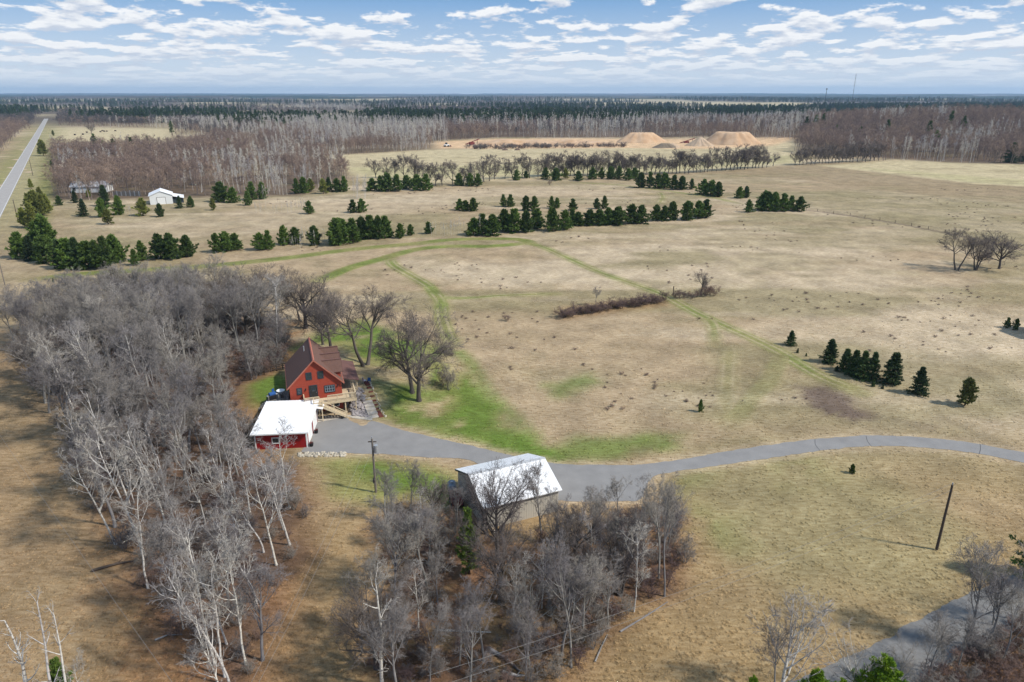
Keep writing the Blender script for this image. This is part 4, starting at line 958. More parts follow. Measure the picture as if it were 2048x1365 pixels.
def small_house(px, py, A, w, L, E, PK, wm, rm, label, name='house'):
    c = P(px, py); r = empty(name, c, A); tag(r, label, 'house')
    m = MB(); m.prism([(0,-w,-.3),(0,w,-.3),(0,w,E),(0,0,PK),(0,-w,E)], (L,0,0)); m.build('wall', wm, r)
    for s in (-1,1): m = MB(); m.prism([(-.4,0,PK+.15),(-.4,s*(w+.4),E-.05),(-.4,s*(w+.4),E-.18),(-.4,0,PK+.03)], (L+.8,0,0)); m.build('roof_slope', rm, r)
    for i in range(3): window(r, 1.6+i*(L-3)/2, 1.7, 1.1, 1.1, -w, M['trim_dark'])
    return r
small_house(150, 384, R(8), 4.0, 16, 2.8, 4.9, M['whitewall'], mat('pale_grey_roof', (0.40,0.40,0.42), None, 0.8), 'pale white house half hidden behind bare trees by the road')
small_house(2064, 668, R(-20), 4.0, 10, 3.0, 5.4, M['whitewall'], mat('grey_shingle_roof', (0.10,0.095,0.10), None, 0.9), 'grey roofed house cut off by the right edge of the photo')
# board fence near the white shed
f_ = empty('board_fence', P(226, 392), 0); tag(f_, 'weathered grey board fence between the pale house and the white shed', 'fence')
a, b = P(226,392), P(281,393)
for i in range(26):
    q = (b-a)*(i/25); hh = random.uniform(1.9,2.6); m = MB(); m.box(q.x-0.24,q.x+0.24,q.y-.03,q.y+.03,0,hh); m.build('board', M['greywood'] if i%4 else M['metal'], f_)
# rail fence behind the house
fa, fb = P(505,752), P(578,738)
f_ = empty('rail_fence', fa, 0); tag(f_, 'dark wooden rail fence behind the red house', 'fence')
for i in range(7):
    q = (fb-fa)*(i/6); m = MB(); m.box(q.x-.07,q.x+.07,q.y-.07,q.y+.07,q.z-.2,q.z+1.2); m.build('post', M['pole'], f_)
for zz in (0.4,0.75,1.08): m = MB(); m.bar(Vector((0,0,zz)), (fb-fa)+Vector((0,0,zz)), 0.05, 0.14); m.build('rail', M['pole'], f_)
# field fence along the dark furrow
pts = [P(x, y) for x, y in ((1612,421),(1700,432),(1790,447),(1890,466),(1990,487),(2060,503),(2200,535))]
f_ = empty('field_fence', pts[0], 0); tag(f_, 'long low wire fence with dark posts crossing the far meadow', 'fence')
line = crom([np.array(p) for p in pts], 9)
for i in range(0, len(line), 3):
    q = Vector(line[i]) - pts[0]; m = MB(); m.box(q.x-.06,q.x+.06,q.y-.06,q.y+.06,q.z-.1,q.z+1.15); m.build('post', M['pole'], f_)
for zz in (0.35,0.7,1.1):
    m = MB()
    for i in range(len(line)-1): m.bar(Vector(line[i])-pts[0]+Vector((0,0,zz)), Vector(line[i+1])-pts[0]+Vector((0,0,zz)), 0.03, 0.04)
    m.build('wire', M['pole'], f_)

# ------------------------------------------------------------------ utility poles and wires
def pole(px, py, hpx, label, mt, arm=None, rad=0.15):
    b = P(px, py); h = height_m(px, py, hpx); r = empty('utility_pole', b); tag(r, label, 'utility pole')
    m = MB(); m.tube((0,0,-.3),(0,0,h),rad,rad*.7,k=10); m.build('shaft', mt, r)
    m = MB(); m.tube((0,0,h),(0,0,h+.25),.06,k=8); m.build('insulator', M['metal'], r)
    return r, b + Vector((0,0,h+.2))
r1, top1 = pole(752, 985, 108, 'pale utility pole with grey transformer below the driveway', M['palepole'])
h1 = top1.z
m = MB(); m.tube((.38,0,h1-2.0),(.38,0,h1-1.05),.24,k=12); m.build('transformer', M['metal'], r1)
m = MB(); m.box(0,.3,-.04,.04,h1-1.4,h1-1.3); m.build('bracket', M['metal'], r1)
m = MB(); m.box(-.25,-.1,-.12,.12,1.3,1.9); m.build('meter_box', M['black'], r1)
m = MB(); m.bar((-.5,0,h1-.6),(.5,0,h1-.6),.09,.11); m.build('crossarm', M['pole'], r1)
r2, top2 = pole(1873, 1100, 138, 'dark bare utility pole standing alone in the near meadow', M['pole'])
r3, top3 = pole(10, 570, 72, 'thin pale utility pole at the left edge beside the road', M['palepole'], rad=.13)
r4, top4 = pole(37, 446, 47, 'dark utility pole beside the roadside pines', M['pole'])
r5, top5 = pole(66, 352, 32, 'farthest utility pole along the country road', M['pole'])
def wire(pairs, label, sag=0.9):
    a, b = pairs; pts = [a.lerp(b, t) - Vector((0,0,sag*4*t*(1-t))) for t in np.linspace(0,1,25)]
    m = MB()
    for p, q in zip(pts, pts[1:]): m.tube(p, q, 0.010, k=4, cap=False)
    tag(m.build('power_line', M['wire']), label, 'power line')
def along(top, px, py, dist):
    """point at horizontal distance dist from the pole, in the vertical plane of the view through a pixel"""
    d = ray(px, py); g = Vector((d[0], d[1])).normalized(); 
    # stay at wire height above ground
    k = (CAM_H - 8.2) / -d[2]; return Vector((d[0]*k, d[1]*k, 8.2))
wire((top2, along(top2, 855, 1352, 0)), 'upper thin wire slanting down from the dark lone pole')
wire((top2-Vector((0,0,.8)), along(top2, 860, 1372, 0)-Vector((0,0,.3))), 'lower thin wire slanting down from the dark lone pole')
wire((top1-Vector((.45,0,.5)), along(top1, 500, 1370, 0)), 'left wire running from the transformer pole towards the camera', 0.6)
wire((top1+Vector((.45,0,-.5)), along(top1, 515, 1370, 0)), 'right wire running from the transformer pole towards the camera', 0.6)
wire((along(top1, -60, 780, 0), along(top1, 345, 1366, 0)), 'thin wire above the rusty grass at the left edge', 0.6)
wire((top3, top4), 'wire between the first and second roadside poles', 1.2); wire((top4, top5), 'wire between the second and third roadside poles', 1.2)

# ------------------------------------------------------------------ evergreens in rows (pixel base x, base y, height px)
def row(prefix, group, items, kinds, cat, name, tail, width=1.0, by='left'):
    """each evergreen is its own thing; labels count along the row"""
    items = sorted(items, key=lambda t: t[0])
    for i, it in enumerate(items):
        px, py, hp = it[:3]; k = kinds[(i*7 + int(px)) % len(kinds)]; w = it[3] if len(it) > 3 else width
        o = ORD[i] if i < len(ORD) else None
        if len(items) == 1: lab = '%s %s' % (prefix, tail)
        else: lab = '%s, %s from the left %s' % (prefix, o, tail)
        put(k, name, px, py, hp, lab, cat, group, w*random.uniform(0.82, 1.18))
PN = ['pine%d' % i for i in range(7)]; PL = ['pinel0','pinel1']; SPR = ['spruce0','spruce1','spruce2']
row('dark green pine', 'pines in the dense roadside cluster', [(42,516,55),(64,521,52),(80,508,68),(100,508,80),(93,526,58),(124,537,60),(140,537,64),(158,538,66),(178,537,58),(196,538,62),(214,536,66),(232,526,60),(243,524,44)], PN+['spruce0'], 'pine', 'pine_tree', 'in the dense cluster below the roadside')
row('olive green pine', 'olive pines along the road', [(50,455,42),(66,457,56),(74,430,52),(97,427,42),(88,432,46),(58,418,34),(63,378,22),(87,312,35),(107,272,12),(82,398,26)], PL, 'pine', 'pine_tree', 'of the bright pines beside the road', 0.9)
row('small young pine', 'young pines around the white shed', [(151,406,26),(168,433,36),(205,435,40),(217,449,32),(211,413,44),(240,430,40),(287,432,38,1.25),(322,434,28),(360,417,26),(383,415,23),(427,421,25),(120,411,20),(178,395,16)], PN[:2]+SPR[:1]+PL[:1], 'pine', 'pine_tree', 'in the tan yard around the white shed', 0.95)
row('dark bushy pine', 'pines in the broken row above the green track', [(270,531,34),(286,521,42),(322,517,52),(345,518,54),(376,514,46),(435,505,40),(453,503,42),(472,500,36)], PN, 'pine', 'pine_tree', 'in the broken row left of the green track', 1.05)
row('dark pine', 'pines in the row left of centre', [(521,500,37),(538,499,40),(567,490,40),(591,489,37),(631,490,40),(673,491,56),(686,483,48),(706,485,50),(724,478,48),(741,478,50),(757,478,48),(772,476,46),(801,477,32),(821,471,23),(857,468,26)], PN, 'pine', 'pine_tree', 'in the middle row above the curving track', 1.05)
row('broad dark pine', 'pines of the long centre row', [(947,471,36),(965,470,44),(985,471,44),(1010,463,46),(1028,465,50),(1051,465,45),(1074,457,42),(1106,462,48),(1130,460,43),(1145,452,36),(1157,452,29),(1178,451,33),(1199,451,33),(1216,450,36),(1234,450,38),(1263,447,41),(1282,447,38),(1312,442,35),(1328,442,32),(1345,441,39),(1373,441,40),(1396,437,38),(1411,436,38)], PN, 'pine', 'pine_tree', 'in the long centre row', 1.1)
row('round dark pine', 'pines behind the long centre row', [(919,421,24),(932,422,22),(946,423,28),(1007,414,26),(1021,414,26),(1051,422,31),(1068,422,30),(1103,417,25),(1114,417,22),(1145,422,25),(1193,418,23),(1208,418,27)], PN, 'pine', 'pine_tree', 'of the loose pines behind the long centre row', 1.1)
row('young dark pine', 'loose pines in the tan field', [(619,428,28),(706,426,28),(723,425,28)], PN, 'pine', 'pine_tree', 'standing loose in the tan field', 1.1)
row('green pine', 'pines at the edge of the left woods', [(442,404,42),(465,406,32),(496,411,30),(505,400,38),(525,399,36),(593,388,32),(607,387,34),(622,384,28),(647,388,32),(658,384,30),(675,384,28),(689,384,33)], PN+PL[:1], 'pine', 'pine_tree', 'along the edge of the left woods', 1.0)
row('dense green pine', 'pines below the bare tree line, left', [(744,382,26),(762,383,33),(777,383,38),(795,383,35),(812,378,28),(835,381,33),(853,381,34),(919,372,26),(940,373,27),(956,373,26)], PN, 'pine', 'pine_tree', 'in the left row under the bare tree line', 1.1)
row('green pine', 'pines below the bare tree line, centre', [(1032,361,22),(1052,357,16),(1090,359,24),(1112,361,26),(1131,358,22),(1157,362,20),(1184,359,25),(1203,358,23),(1221,359,27),(1237,359,27),(1256,361,25),(1269,358,23)], PN+PL[:1], 'pine', 'pine_tree', 'in the centre row under the bare tree line', 1.1)
row('very dark pine', 'pines of the slanting row', [(1282,376,32),(1299,376,33),(1315,377,31),(1330,377,32),(1348,380,31),(1363,380,29),(1383,379,22),(1406,390,33),(1421,391,31),(1436,394,31),(1477,397,24),(1492,396,24)], PN, 'pine', 'pine_tree', 'in the slanting row right of centre', 1.1)
row('deep green pine', 'pines of the right cluster', [(1497,425,27),(1520,420,29),(1533,421,40),(1548,423,40),(1565,423,37),(1581,421,31),(1598,423,31)], PN, 'pine', 'pine_tree', 'in the tight cluster before the field fence', 1.15)
row('slender spruce', 'spruces along the mown meadow track', [(1580,691,31),(1658,726,50),(1690,742,46),(1706,750,52),(1723,757,58),(1743,759,58),(1783,767,64),(1837,789,58)], SPR, 'spruce', 'spruce_tree', 'in the spruce line right of the track', 1.0)
put('pinel0', 'pine_tree', 1929, 812, 61, 'open yellowish pine at the right end of the spruce line', 'pine', None, 0.85)
put('pine1', 'pine_tree', 1400, 824, 26, 'single small pine alone in the meadow above the driveway', 'pine', None, 0.62)
put('pine2', 'pine_tree', 1704, 947, 20, 'tiny pine sapling in the grass below the driveway', 'pine', None, 0.7)
row('low spruce seedling', 'seedlings under the spruces', [(1595,706,10),(1612,713,7),(1673,743,12),(1703,752,15),(1746,773,14),(1765,778,9)], SPR, 'spruce', 'spruce_tree', 'of the seedlings beside the spruce line', 1.1)
row('small dark seedling', 'seedlings near the left track', [(107,565,9),(171,567,7)], SPR, 'spruce', 'spruce_tree', 'in the grass behind the left grove', 1.0)
row('green pine', 'pines by the house at the right edge', [(2013,656,22),(2031,660,24)], PN, 'pine', 'pine_tree', 'beside the house at the right edge', 0.9)
put('spruce1', 'spruce_tree', 2021, 327, 42, 'tall green spruce at the edge of the right woods', 'spruce', None, 1.1)
put('spruce2', 'spruce_tree', 2044, 325, 26, 'shorter green spruce beside the tall one at the right woods', 'spruce', None, 1.2)
put('brush0', 'shrub', 1099, 371, 12, 'small rusty brown shrub in front of the centre pines', 'shrub')
put('cedar', 'cedar_tree', 938, 1148, 135, 'bright green cedar in front of the tan barn', 'cedar', None, 0.78)
put('bright', 'pine_tree', 1752, 1420, 120, 'vivid green pine top at the bottom edge beside the lane', 'pine', None, 0.95)
put('bright', 'pine_tree', 1622, 1425, 95, 'broad green pine at the bottom edge left of the vivid one', 'pine', None, 0.85)
put('bright', 'pine_tree', 1500, 1420, 72, 'low green pine peeking over the bottom edge', 'pine', None, 0.7)
put('bright', 'pine_tree', 1672, 1440, 90, 'small green pine between the two pines at the bottom edge', 'pine', None, 0.7)
put('npine', 'pine_tree', 2075, 1165, 160, 'dark pine cut off by the right edge above the lane', 'pine', None, 0.9)
put('npine', 'pine_tree', 135, 1410, 105, 'green evergreen behind pale bare stems in the bottom left corner', 'pine', None, 0.8)

# ------------------------------------------------------------------ named bare trees
put('oak3', 'oak_tree', 838, 801, 192, 'big spreading bare oak nearest the red house on the lawn', 'tree', None, 1.08, 0.4)
put('oak2', 'oak_tree', 824, 779, 160, 'bare oak trunk just behind the big spreading lawn oak', 'tree', None, 0.9, 2.0)
put('voak', 'oak_tree', 731, 731, 163, 'forked V shaped bare oak on the lawn behind the house', 'tree', None, 1.15, 2.95)
put('oak2', 'oak_tree', 662, 704, 120, 'bare oak rising right behind the red house roof', 'tree', None, 1.0, 1.0)
put('oak0', 'oak_tree', 646, 690, 112, 'bare oak left of the one behind the house roof', 'tree', None, 0.75, 3.0)
put('oak1', 'oak_tree', 612, 657, 122, 'broad bare oak at the corner of the lawn and grove', 'tree', None, 1.15, 3.6)
put('oak3', 'oak_tree', 600, 642, 105, 'bare oak standing behind the corner oak at the grove', 'tree', None, 0.85, 5.0)
put('gbrush0', 'shrub', 897, 780, 50, 'round bare brown bush beside the big lawn oak', 'shrub', None, 1.0)
put('brush2', 'shrub', 885, 772, 34, 'smaller bare bush behind the round bush by the oak', 'shrub', None, 1.1)
put('voak', 'oak_tree', 1913, 541, 88, 'leftmost of the three bare oaks at the right meadow edge', 'tree', 'three bare oaks in the right meadow', 1.05, 1.1)
put('moak', 'oak_tree', 1951, 541, 76, 'middle one of the three bare oaks at the right meadow edge', 'tree', 'three bare oaks in the right meadow', 0.95, 2.0)
put('oak0', 'oak_tree', 1998, 538, 82, 'rightmost of the three bare oaks at the right meadow edge', 'tree', 'three bare oaks in the right meadow', 1.05, 4.0)
put('grey1', 'bare_tree', 1191, 612, 40, 'thin bare tree rising from the long shrub strip in the meadow', 'tree', None, 0.9)
put('oak2', 'oak_tree', 1402, 591, 52, 'small bare oak at the short shrub strip by the track', 'tree', None, 0.75)
# shrub strips in the meadow
for i, t in enumerate(np.linspace(0, 1, 30)):
    put('brush%d' % (i % 3), 'shrub', 1122+206*t, 634-31*t+random.uniform(-3,3), random.uniform(11,22), 'purple brown bare shrub in the long strip across the meadow', 'shrub', 'shrubs of the long meadow strip', 1.9)
for i, t in enumerate(np.linspace(0, 1, 10)):
    put('brush%d' % (i % 3), 'shrub', 1350+78*t, 599-8*t+random.uniform(-3,2), random.uniform(12,24), 'purple brown bare shrub in the short strip beside the track', 'shrub', 'shrubs of the short meadow strip', 1.4)
put('brush1', 'shrub', 1013, 642, 13, 'lone low bare shrub left of the long meadow strip', 'shrub', None, 1.5)
# fence post by the short strip
p = P(1346, 592); f_ = MB(); f_.box(-.09,.09,-.09,.09,-.2,2.3); o = f_.build('fence_post', M['pole']); o.location = p; tag(o, 'single dark post beside the short shrub strip', 'post')

# ------------------------------------------------------------------ bare tree line across the fields
line = [(745,357),(800,356),(865,372),(900,370),(945,371),(985,360),(1025,358),(1100,353),(1180,351),(1300,349),(1380,346),(1450,341),(1520,337),(1600,330),(1680,326),(1765,323)]
lx = np.array([p[0] for p in line]); ly = np.array([p[1] for p in line])
k = 0; x = 752.0
kinds = ['line0','line1','line2','line3']
while x < 1765:
    y = float(np.interp(x, lx, ly)) + random.uniform(-1.2, 1.2)
    hp = random.uniform(34, 52) if x > 1080 else random.uniform(36, 56)
    if x > 1540: hp *= 0.85
    sz = 'taller' if hp > 43 else 'shorter'; seg = 'left end' if x < 1000 else 'centre' if x < 1300 else 'dense right half' if x < 1540 else 'far right end'
    put(random.choice(kinds), 'bare_tree', x, y, hp, '%s bare grey tree at the %s of the line across the fields' % (sz, seg), 'tree', '%s bare trees at the %s of the field line' % (sz, seg), 1.1)
    x += random.uniform(6, 10) if x > 1080 else random.uniform(10, 22)
    if 1540 < x < 1585: x = 1590
put('oak3', 'oak_tree', 1546, 333, 30, 'small round bare oak alone at a gap in the field line', 'tree', None, 1.1)
put('oak1', 'oak_tree', 183, 268, 22, 'rounded bare tree alone in the far pale field by the road', 'tree', None, 1.1)
# clumps of pale saplings among the pines
for (cx, cy, n, w, hh) in [(606,489,10,26,36),(640,490,8,30,36),(895,470,18,34,34),(562,388,14,14,40),(718,396,14,14,46),(540,425,14,40,22),(590,425,12,26,30),(520,398,10,20,34),(965,470,4,8,44),(590,495,10,22,26),(258,432,5,6,24)]:
    for i in range(n):
        put('asp%d' % random.randrange(4), 'sapling', cx+random.uniform(-w,w), cy+random.uniform(-3,3), hh*random.uniform(.7,1.05), 'thin pale sapling in a clump among the field pines', 'sapling', 'pale saplings among the field pines', 0.7)

# ------------------------------------------------------------------ left grove, centre grove, corners
def scatter_poly(poly, spacing, n_max, seed, keep=None):
    rs = np.random.default_rng(seed); pts = px_poly(poly); lo, hi = pts[:, :2].min(0), pts[:, :2].max(0); out = []
    for _ in range(n_max*60):
        p = rs.uniform(lo, hi)
        if not inside(np.array([p[0]]), np.array([p[1]]), pts)[0]: continue
        if any((p[0]-q[0])**2 + (p[1]-q[1])**2 < spacing**2 for q in out): continue
        if keep and not keep(p[0], p[1]): continue
        out.append(p)
        if len(out) >= n_max: break
    return out
def clear_garage(x, y):
    px, py = to_px(x, y); return not (545 < px < 680 and 850 < py < 1010)
def clear_cedar(x, y):
    px, py = to_px(x, y); return not ((885 < px < 990 and 1095 < py < 1300) or (930 < px < 1090 and 1090 < py < 1185))
def to_px(x, y, z=0.0):
    c, s = math.cos(PITCH), math.sin(PITCH); zc = y*c - (z-CAM_H)*s
    return 1024 + FPX*x/zc, 682.5 - FPX*(y*s + (z-CAM_H)*c)/zc
for i, (x, y) in enumerate(scatter_poly(GROVE_L, 2.35, 178, 3, clear_garage)):
    px, py = to_px(x, y)
    z = float(terrain(x, y))
    if py > 905: zone, kinds, hs = 'bottom point', ['birch0','birch1','birch2','birch4','grey0','grey1','grey2','grey3','grey4'], (8.5, 12)
    elif px > 400 and py > 740: zone, kinds, hs = 'garage side', ['grey0','grey1','grey2','grey3','gbrush0'], (6.5, 9)
    elif py > 790: zone, kinds, hs = 'middle', ['birch0','birch2','grey1','grey2','grey3','grey4'], (10, 13.5)
    elif px < 180: zone, kinds, hs = 'upper left corner', ['grey0','grey3','grey5','oak1','birch1'], (9, 12)
    elif py < 690: zone, kinds, hs = 'far edge', ['grey0','grey2','grey4','oak0','oak2','grey5'], (10, 13)
    else: zone, kinds, hs = 'dense heart', ['grey0','grey1','grey2','grey3','grey4','grey5','birch3'], (11, 14)
    kd = random.choice(kinds); h = random.uniform(*hs)*1.06; ty = random.uniform(-.09,.04); sz = 'tall' if h > sum(hs)/2*1.06 else 'shorter'; ln = 'leaning' if ty < -.045 else 'upright'
    pale = '%s %s white birch' % (sz, ln) if kd.startswith('birch') else '%s %s bare grey tree' % (sz, ln)
    if kd.startswith('gbrush'): pale, h = 'low bare grey thicket', 4.2
    nm = 'birch_tree' if kd.startswith('birch') else 'bare_tree'
    plant(kd, nm, (x, y, z), h/PH[kd], random.uniform(-0.9, 0.9) if kd.startswith('birch') else random.uniform(0, 6.28), '%s in the %s of the large left grove' % (pale, zone), 'tree', '%s group in the %s of the left grove' % (pale, zone), 1.12, (random.uniform(-.05,.05), ty))
for (px, py, hp, kd, lab) in [(290,1110,300,'birch0','leaning white birch on the left edge of the large grove'),(260,1010,290,'birch1','tall white birch leaning over the rusty grass at the left grove'),
    (222,890,210,'grey1','pale trunked tall tree at the left side of the grove with grey crown'),(460,1372,270,'birch2','tall straight white birch at the bottom point of the left grove'),
    (430,1330,300,'birch3','slim white birch second from the bottom point of the grove'),(492,1330,280,'birch4','white birch right of the tall straight one in the grove'),(340,1010,150,'birch2','white birch with forked crown inside the left grove'),
    (405,1240,150,'birch0','short white birch leaning left near the bottom of the grove')]:
    put(kd, 'birch_tree', px, py, hp, lab, 'tree', None, 1.0, random.uniform(-.5,.5), (0, -0.06))
for i, (x, y) in enumerate(scatter_poly(GROVE_C, 2.6, 45, 4, clear_cedar)):
    px, py = to_px(x, y); kd = random.choice(['grey0','grey1','grey2','grey3','grey4','grey5','birch4','oak1']); h = random.uniform(7.5, 11)
    if py < 1120: h = random.uniform(5, 7.5)
    szw = 'tall' if h > 8.2 else 'mid-sized' if h > 6 else 'low'; zone = 'left half' if px < 900 else 'middle' if px < 1160 else 'right half'; nm = 'birch_tree' if kd.startswith('birch') else 'bare_tree'
    plant(kd, nm, (x, y, 0), h/PH[kd], random.uniform(0, 6.28), szw + ' %s in the %s of the grove before the barn' % ('white stemmed birch' if nm[0:2] == 'bi' else 'bare dark tree' if kd[0] == 'o' else 'bare grey tree', zone), 'tree', szw + ' %s in the %s of the barn grove' % (kd[:-1], zone), 0.95)
for (px, py, hp, kd, w, rz, lab) in [(995,1120,205,'oak1',0.72,1.0,'dark bare tree spreading over the left of the barn roof'),(1082,1085,155,'grey2',0.9,2.0,'forked bare tree crossing the right corner of the barn roof'),
    (1329,1193,240,'grey4',0.5,1.0,'tall straight double trunk at the right edge of the barn grove'),(1142,1335,250,'grey5',0.8,0.4,'leaning grey trunk at the bottom of the barn grove'),
    (1052,1362,200,'grey3',0.6,2.2,'straight slim trunk left of the leaning one'),(765,1372,260,'snag1',1.0,0.3,'pale dead birch with stubby branches at the bottom left of the barn grove'),
    (920,1338,150,'grey0',0.9,2.5,'dark short trunk near the bottom of the barn grove'),(1150,1170,170,'oak2',0.8,0.2,'crooked dark tree with low limb behind the barn grove'),(1240,1190,160,'moak',0.75,0.9,'bushy many stemmed tree at the right of the barn grove'),
    (844,984,46,'snag0',0.4,0.3,'leaning dark snag in the grass left of the barn'),(1175,1090,120,'birch1',0.8,1.2,'pale slim tree beside the parking apron')]:
    put(kd, 'snag' if kd.startswith('snag') else 'bare_tree', px, py, hp, lab, 'tree', None, w, rz, (0, -0.12 if 'leaning' in lab else 0))
for (px, py, hp, kd, w, lab) in [(1560,1400,232,'fan0',1.0,'white branched spreading tree at the bottom edge of the meadow'),(1705,1395,155,'fan1',0.9,'white stemmed tree beside the vivid green pine'),
    (1858,1345,140,'grey1',0.8,'dark slim bare tree in front of the paved lane'),(1935,1300,225,'grey2',0.95,'big grey bare tree with thick trunk beside the lane'),(1972,1292,190,'grey4',0.95,'second grey bare tree right of the big one by the lane'),
    (1790,1400,140,'grey3',0.9,'grey bare tree above the vivid green pine'),(1545,1400,170,'grey1',0.8,'dark bare tree entwined with the white branched tree'),(2040,1240,170,'grey0',1.0,'bare tree cut by the right edge above the lane'),(2000,1330,160,'grey5',1.0,'grey bare tree in the brush of the right corner'),
    (1880,1362,90,'grey2',0.9,'small bare tree at the brush edge of the lane'),(1915,1345,150,'grey0',0.9,'thin grey tree veiling the middle of the lane'),(1830,1385,150,'grey5',0.8,'thin grey tree veiling the near end of the lane'),(1985,1250,150,'grey3',0.9,'thin grey tree veiling the far end of the lane')]:
    put(kd, 'bare_tree', px, py, hp, lab, 'tree', None, w)
for (px, py, hp, kd, w, lab) in [(112,1450,280,'snag1',0.9,'pale dead tree with upright stubs in the bottom left corner'),(62,1420,220,'snag0',1.0,'pale bare tree at the very left of the bottom corner'),(150,1460,260,'snag1',0.9,'second pale dead tree in the bottom left corner'),(170,1440,150,'birch4',0.8,'short pale stem right of the corner dead trees')]:
    put(kd, 'bare_tree', px, py, hp, lab, 'tree', None, w)
# fallen logs
for (a, b, r0, lab) in [((184,1144),(278,1122),.16,'dark fallen log lying in the rusty grass by the left grove'),((310,1282),(365,1270),.09,'thin fallen branch near the bottom of the left grove'),((975,1300),(1040,1345),.20,'split fallen log at the bottom of the barn grove'),((870,1262),(982,1266),.10,'pale fallen birch stem in the barn grove'),((1190,1325),(1215,1270),.08,'grey fallen branch at the edge of the barn grove'),((1240,1265),(1335,1205),.09,'long fallen branch along the right edge of the barn grove'),((1005,1345),(1050,1352),.14,'short pale log beside the split fallen log')]:
    A, B = P(*a), P(*b); m = MB(); mid = (A+B)/2+Vector((random.uniform(-.3,.3),random.uniform(-.3,.3),r0)); m.tube(A+Vector((0,0,r0*.8)), mid, r0, r0*.8, k=8); m.tube(mid, B+Vector((0,0,r0*.5)), r0*.8, r0*.4, k=8)
    m.tube(mid, mid+Vector((.5,.3,.5)), r0*.35, .01, k=5); tag(m.build('fallen_log', BK['birch'] if 'pale' in lab else M['pole'] if 'dark' in lab else BK['grey']), lab, 'log')

# ------------------------------------------------------------------ uncountable stuff: undergrowth and woods as masses
def scatter_stuff(name, pts, kinds, smin, smax, label, seed=0, sxy=1.0):
    rs = np.random.default_rng(seed); n = len(pts)
    c = bpy.data.collections.new(name+'_kinds'); objs = []
    for i, k_ in enumerate(kinds):
        tr, cr = PR[k_]
        key = k_+'_joined'
        if key not in PR:
            bm = bmesh.new(); bm.from_mesh(tr); bm.from_mesh(cr); nt = len(tr.polygons); bm.faces.ensure_lookup_table()
            for f in bm.faces[nt:]: f.material_index = 1
            me = bpy.data.meshes.new(key); bm.to_mesh(me); bm.free(); me.materials.append(tr.materials[0]); me.materials.append(cr.materials[0]); PR[key] = me
        o = bpy.data.objects.new('%s_%02d' % (name, i), PR[key]); c.objects.link(o); objs.append(o)
    me = bpy.data.meshes.new(name); me.vertices.add(n); me.vertices.foreach_set('co', np.asarray(pts, np.float32).ravel())
    a = me.attributes.new('sc', 'FLOAT', 'POINT'); a.data.foreach_set('value', rs.uniform(smin, smax, n).astype(np.float32))
    a = me.attributes.new('rz', 'FLOAT', 'POINT'); a.data.foreach_set('value', rs.uniform(0, 6.28, n).astype(np.float32))
    a = me.attributes.new('ix', 'INT', 'POINT'); a.data.foreach_set('value', rs.integers(0, len(kinds), n).astype(np.int32))
    ng = bpy.data.node_groups.new(name, 'GeometryNodeTree')
    ng.interface.new_socket('Geometry', in_out='INPUT', socket_type='NodeSocketGeometry'); ng.interface.new_socket('Geometry', in_out='OUTPUT', socket_type='NodeSocketGeometry')
    N, L = ng.nodes, ng.links; gi, go = N.new('NodeGroupInput'), N.new('NodeGroupOutput')
    ci = N.new('GeometryNodeCollectionInfo'); ci.inputs['Collection'].default_value = c; ci.inputs['Separate Children'].default_value = True; ci.inputs['Reset Children'].default_value = True
    ip = N.new('GeometryNodeInstanceOnPoints'); ip.inputs['Pick Instance'].default_value = True
    def attr(nm, ty):
        q = N.new('GeometryNodeInputNamedAttribute'); q.data_type = ty; q.inputs['Name'].default_value = nm; return q.outputs['Attribute']
    cx = N.new('ShaderNodeCombineXYZ'); L.new(attr('rz', 'FLOAT'), cx.inputs[2]); er = N.new('FunctionNodeEulerToRotation'); L.new(cx.outputs[0], er.inputs[0])
    sx = N.new('ShaderNodeCombineXYZ'); q = attr('sc', 'FLOAT'); mu = N.new('ShaderNodeMath'); mu.operation = 'MULTIPLY'; mu.inputs[1].default_value = sxy; L.new(q, mu.inputs[0])
    L.new(mu.outputs[0], sx.inputs[0]); L.new(mu.outputs[0], sx.inputs[1]); L.new(q, sx.inputs[2])
    L.new(gi.outputs[0], ip.inputs['Points']); L.new(ci.outputs[0], ip.inputs['Instance']); L.new(attr('ix', 'INT'), ip.inputs['Instance Index'])
    L.new(er.outputs[0], ip.inputs['Rotation']); L.new(sx.outputs[0], ip.inputs['Scale']); L.new(ip.outputs[0], go.inputs[0])
    o = link(name, me); mo = o.modifiers.new('scatter', 'NODES'); mo.node_group = ng
    return tag(o, label, None, None, 'stuff')
def w3(pts): return [(x, y, float(terrain(x, y))-0.05) for x, y in pts]
BRK = ['brush0','brush1','brush2','gbrush0','gbrush1','gbrush2']
scatter_stuff('undergrowth', w3(scatter_poly(GROVE_L, 1.35, 480, 21)), BRK, 0.3, 1.1, 'bare brown and grey brush under the left grove', 1, 1.2)
scatter_stuff('undergrowth', w3(scatter_poly(GROVE_C, 1.25, 230, 22, clear_cedar)), BRK, 0.25, 0.95, 'bare brush filling the grove before the barn', 2, 1.2)
scatter_stuff('undergrowth', w3(scatter_poly(GROVE_R, 0.95, 260, 23)), BRK[:4], 0.4, 0.9, 'brown brush in the corner below the lane', 3, 1.3)
scatter_stuff('undergrowth', w3(scatter_poly([(508,760),(560,735),(575,690),(555,655),(525,650),(500,700)], 1.2, 130, 24)), BRK, 0.5, 1.2, 'reddish brush between the grove and the house', 4, 1.2)
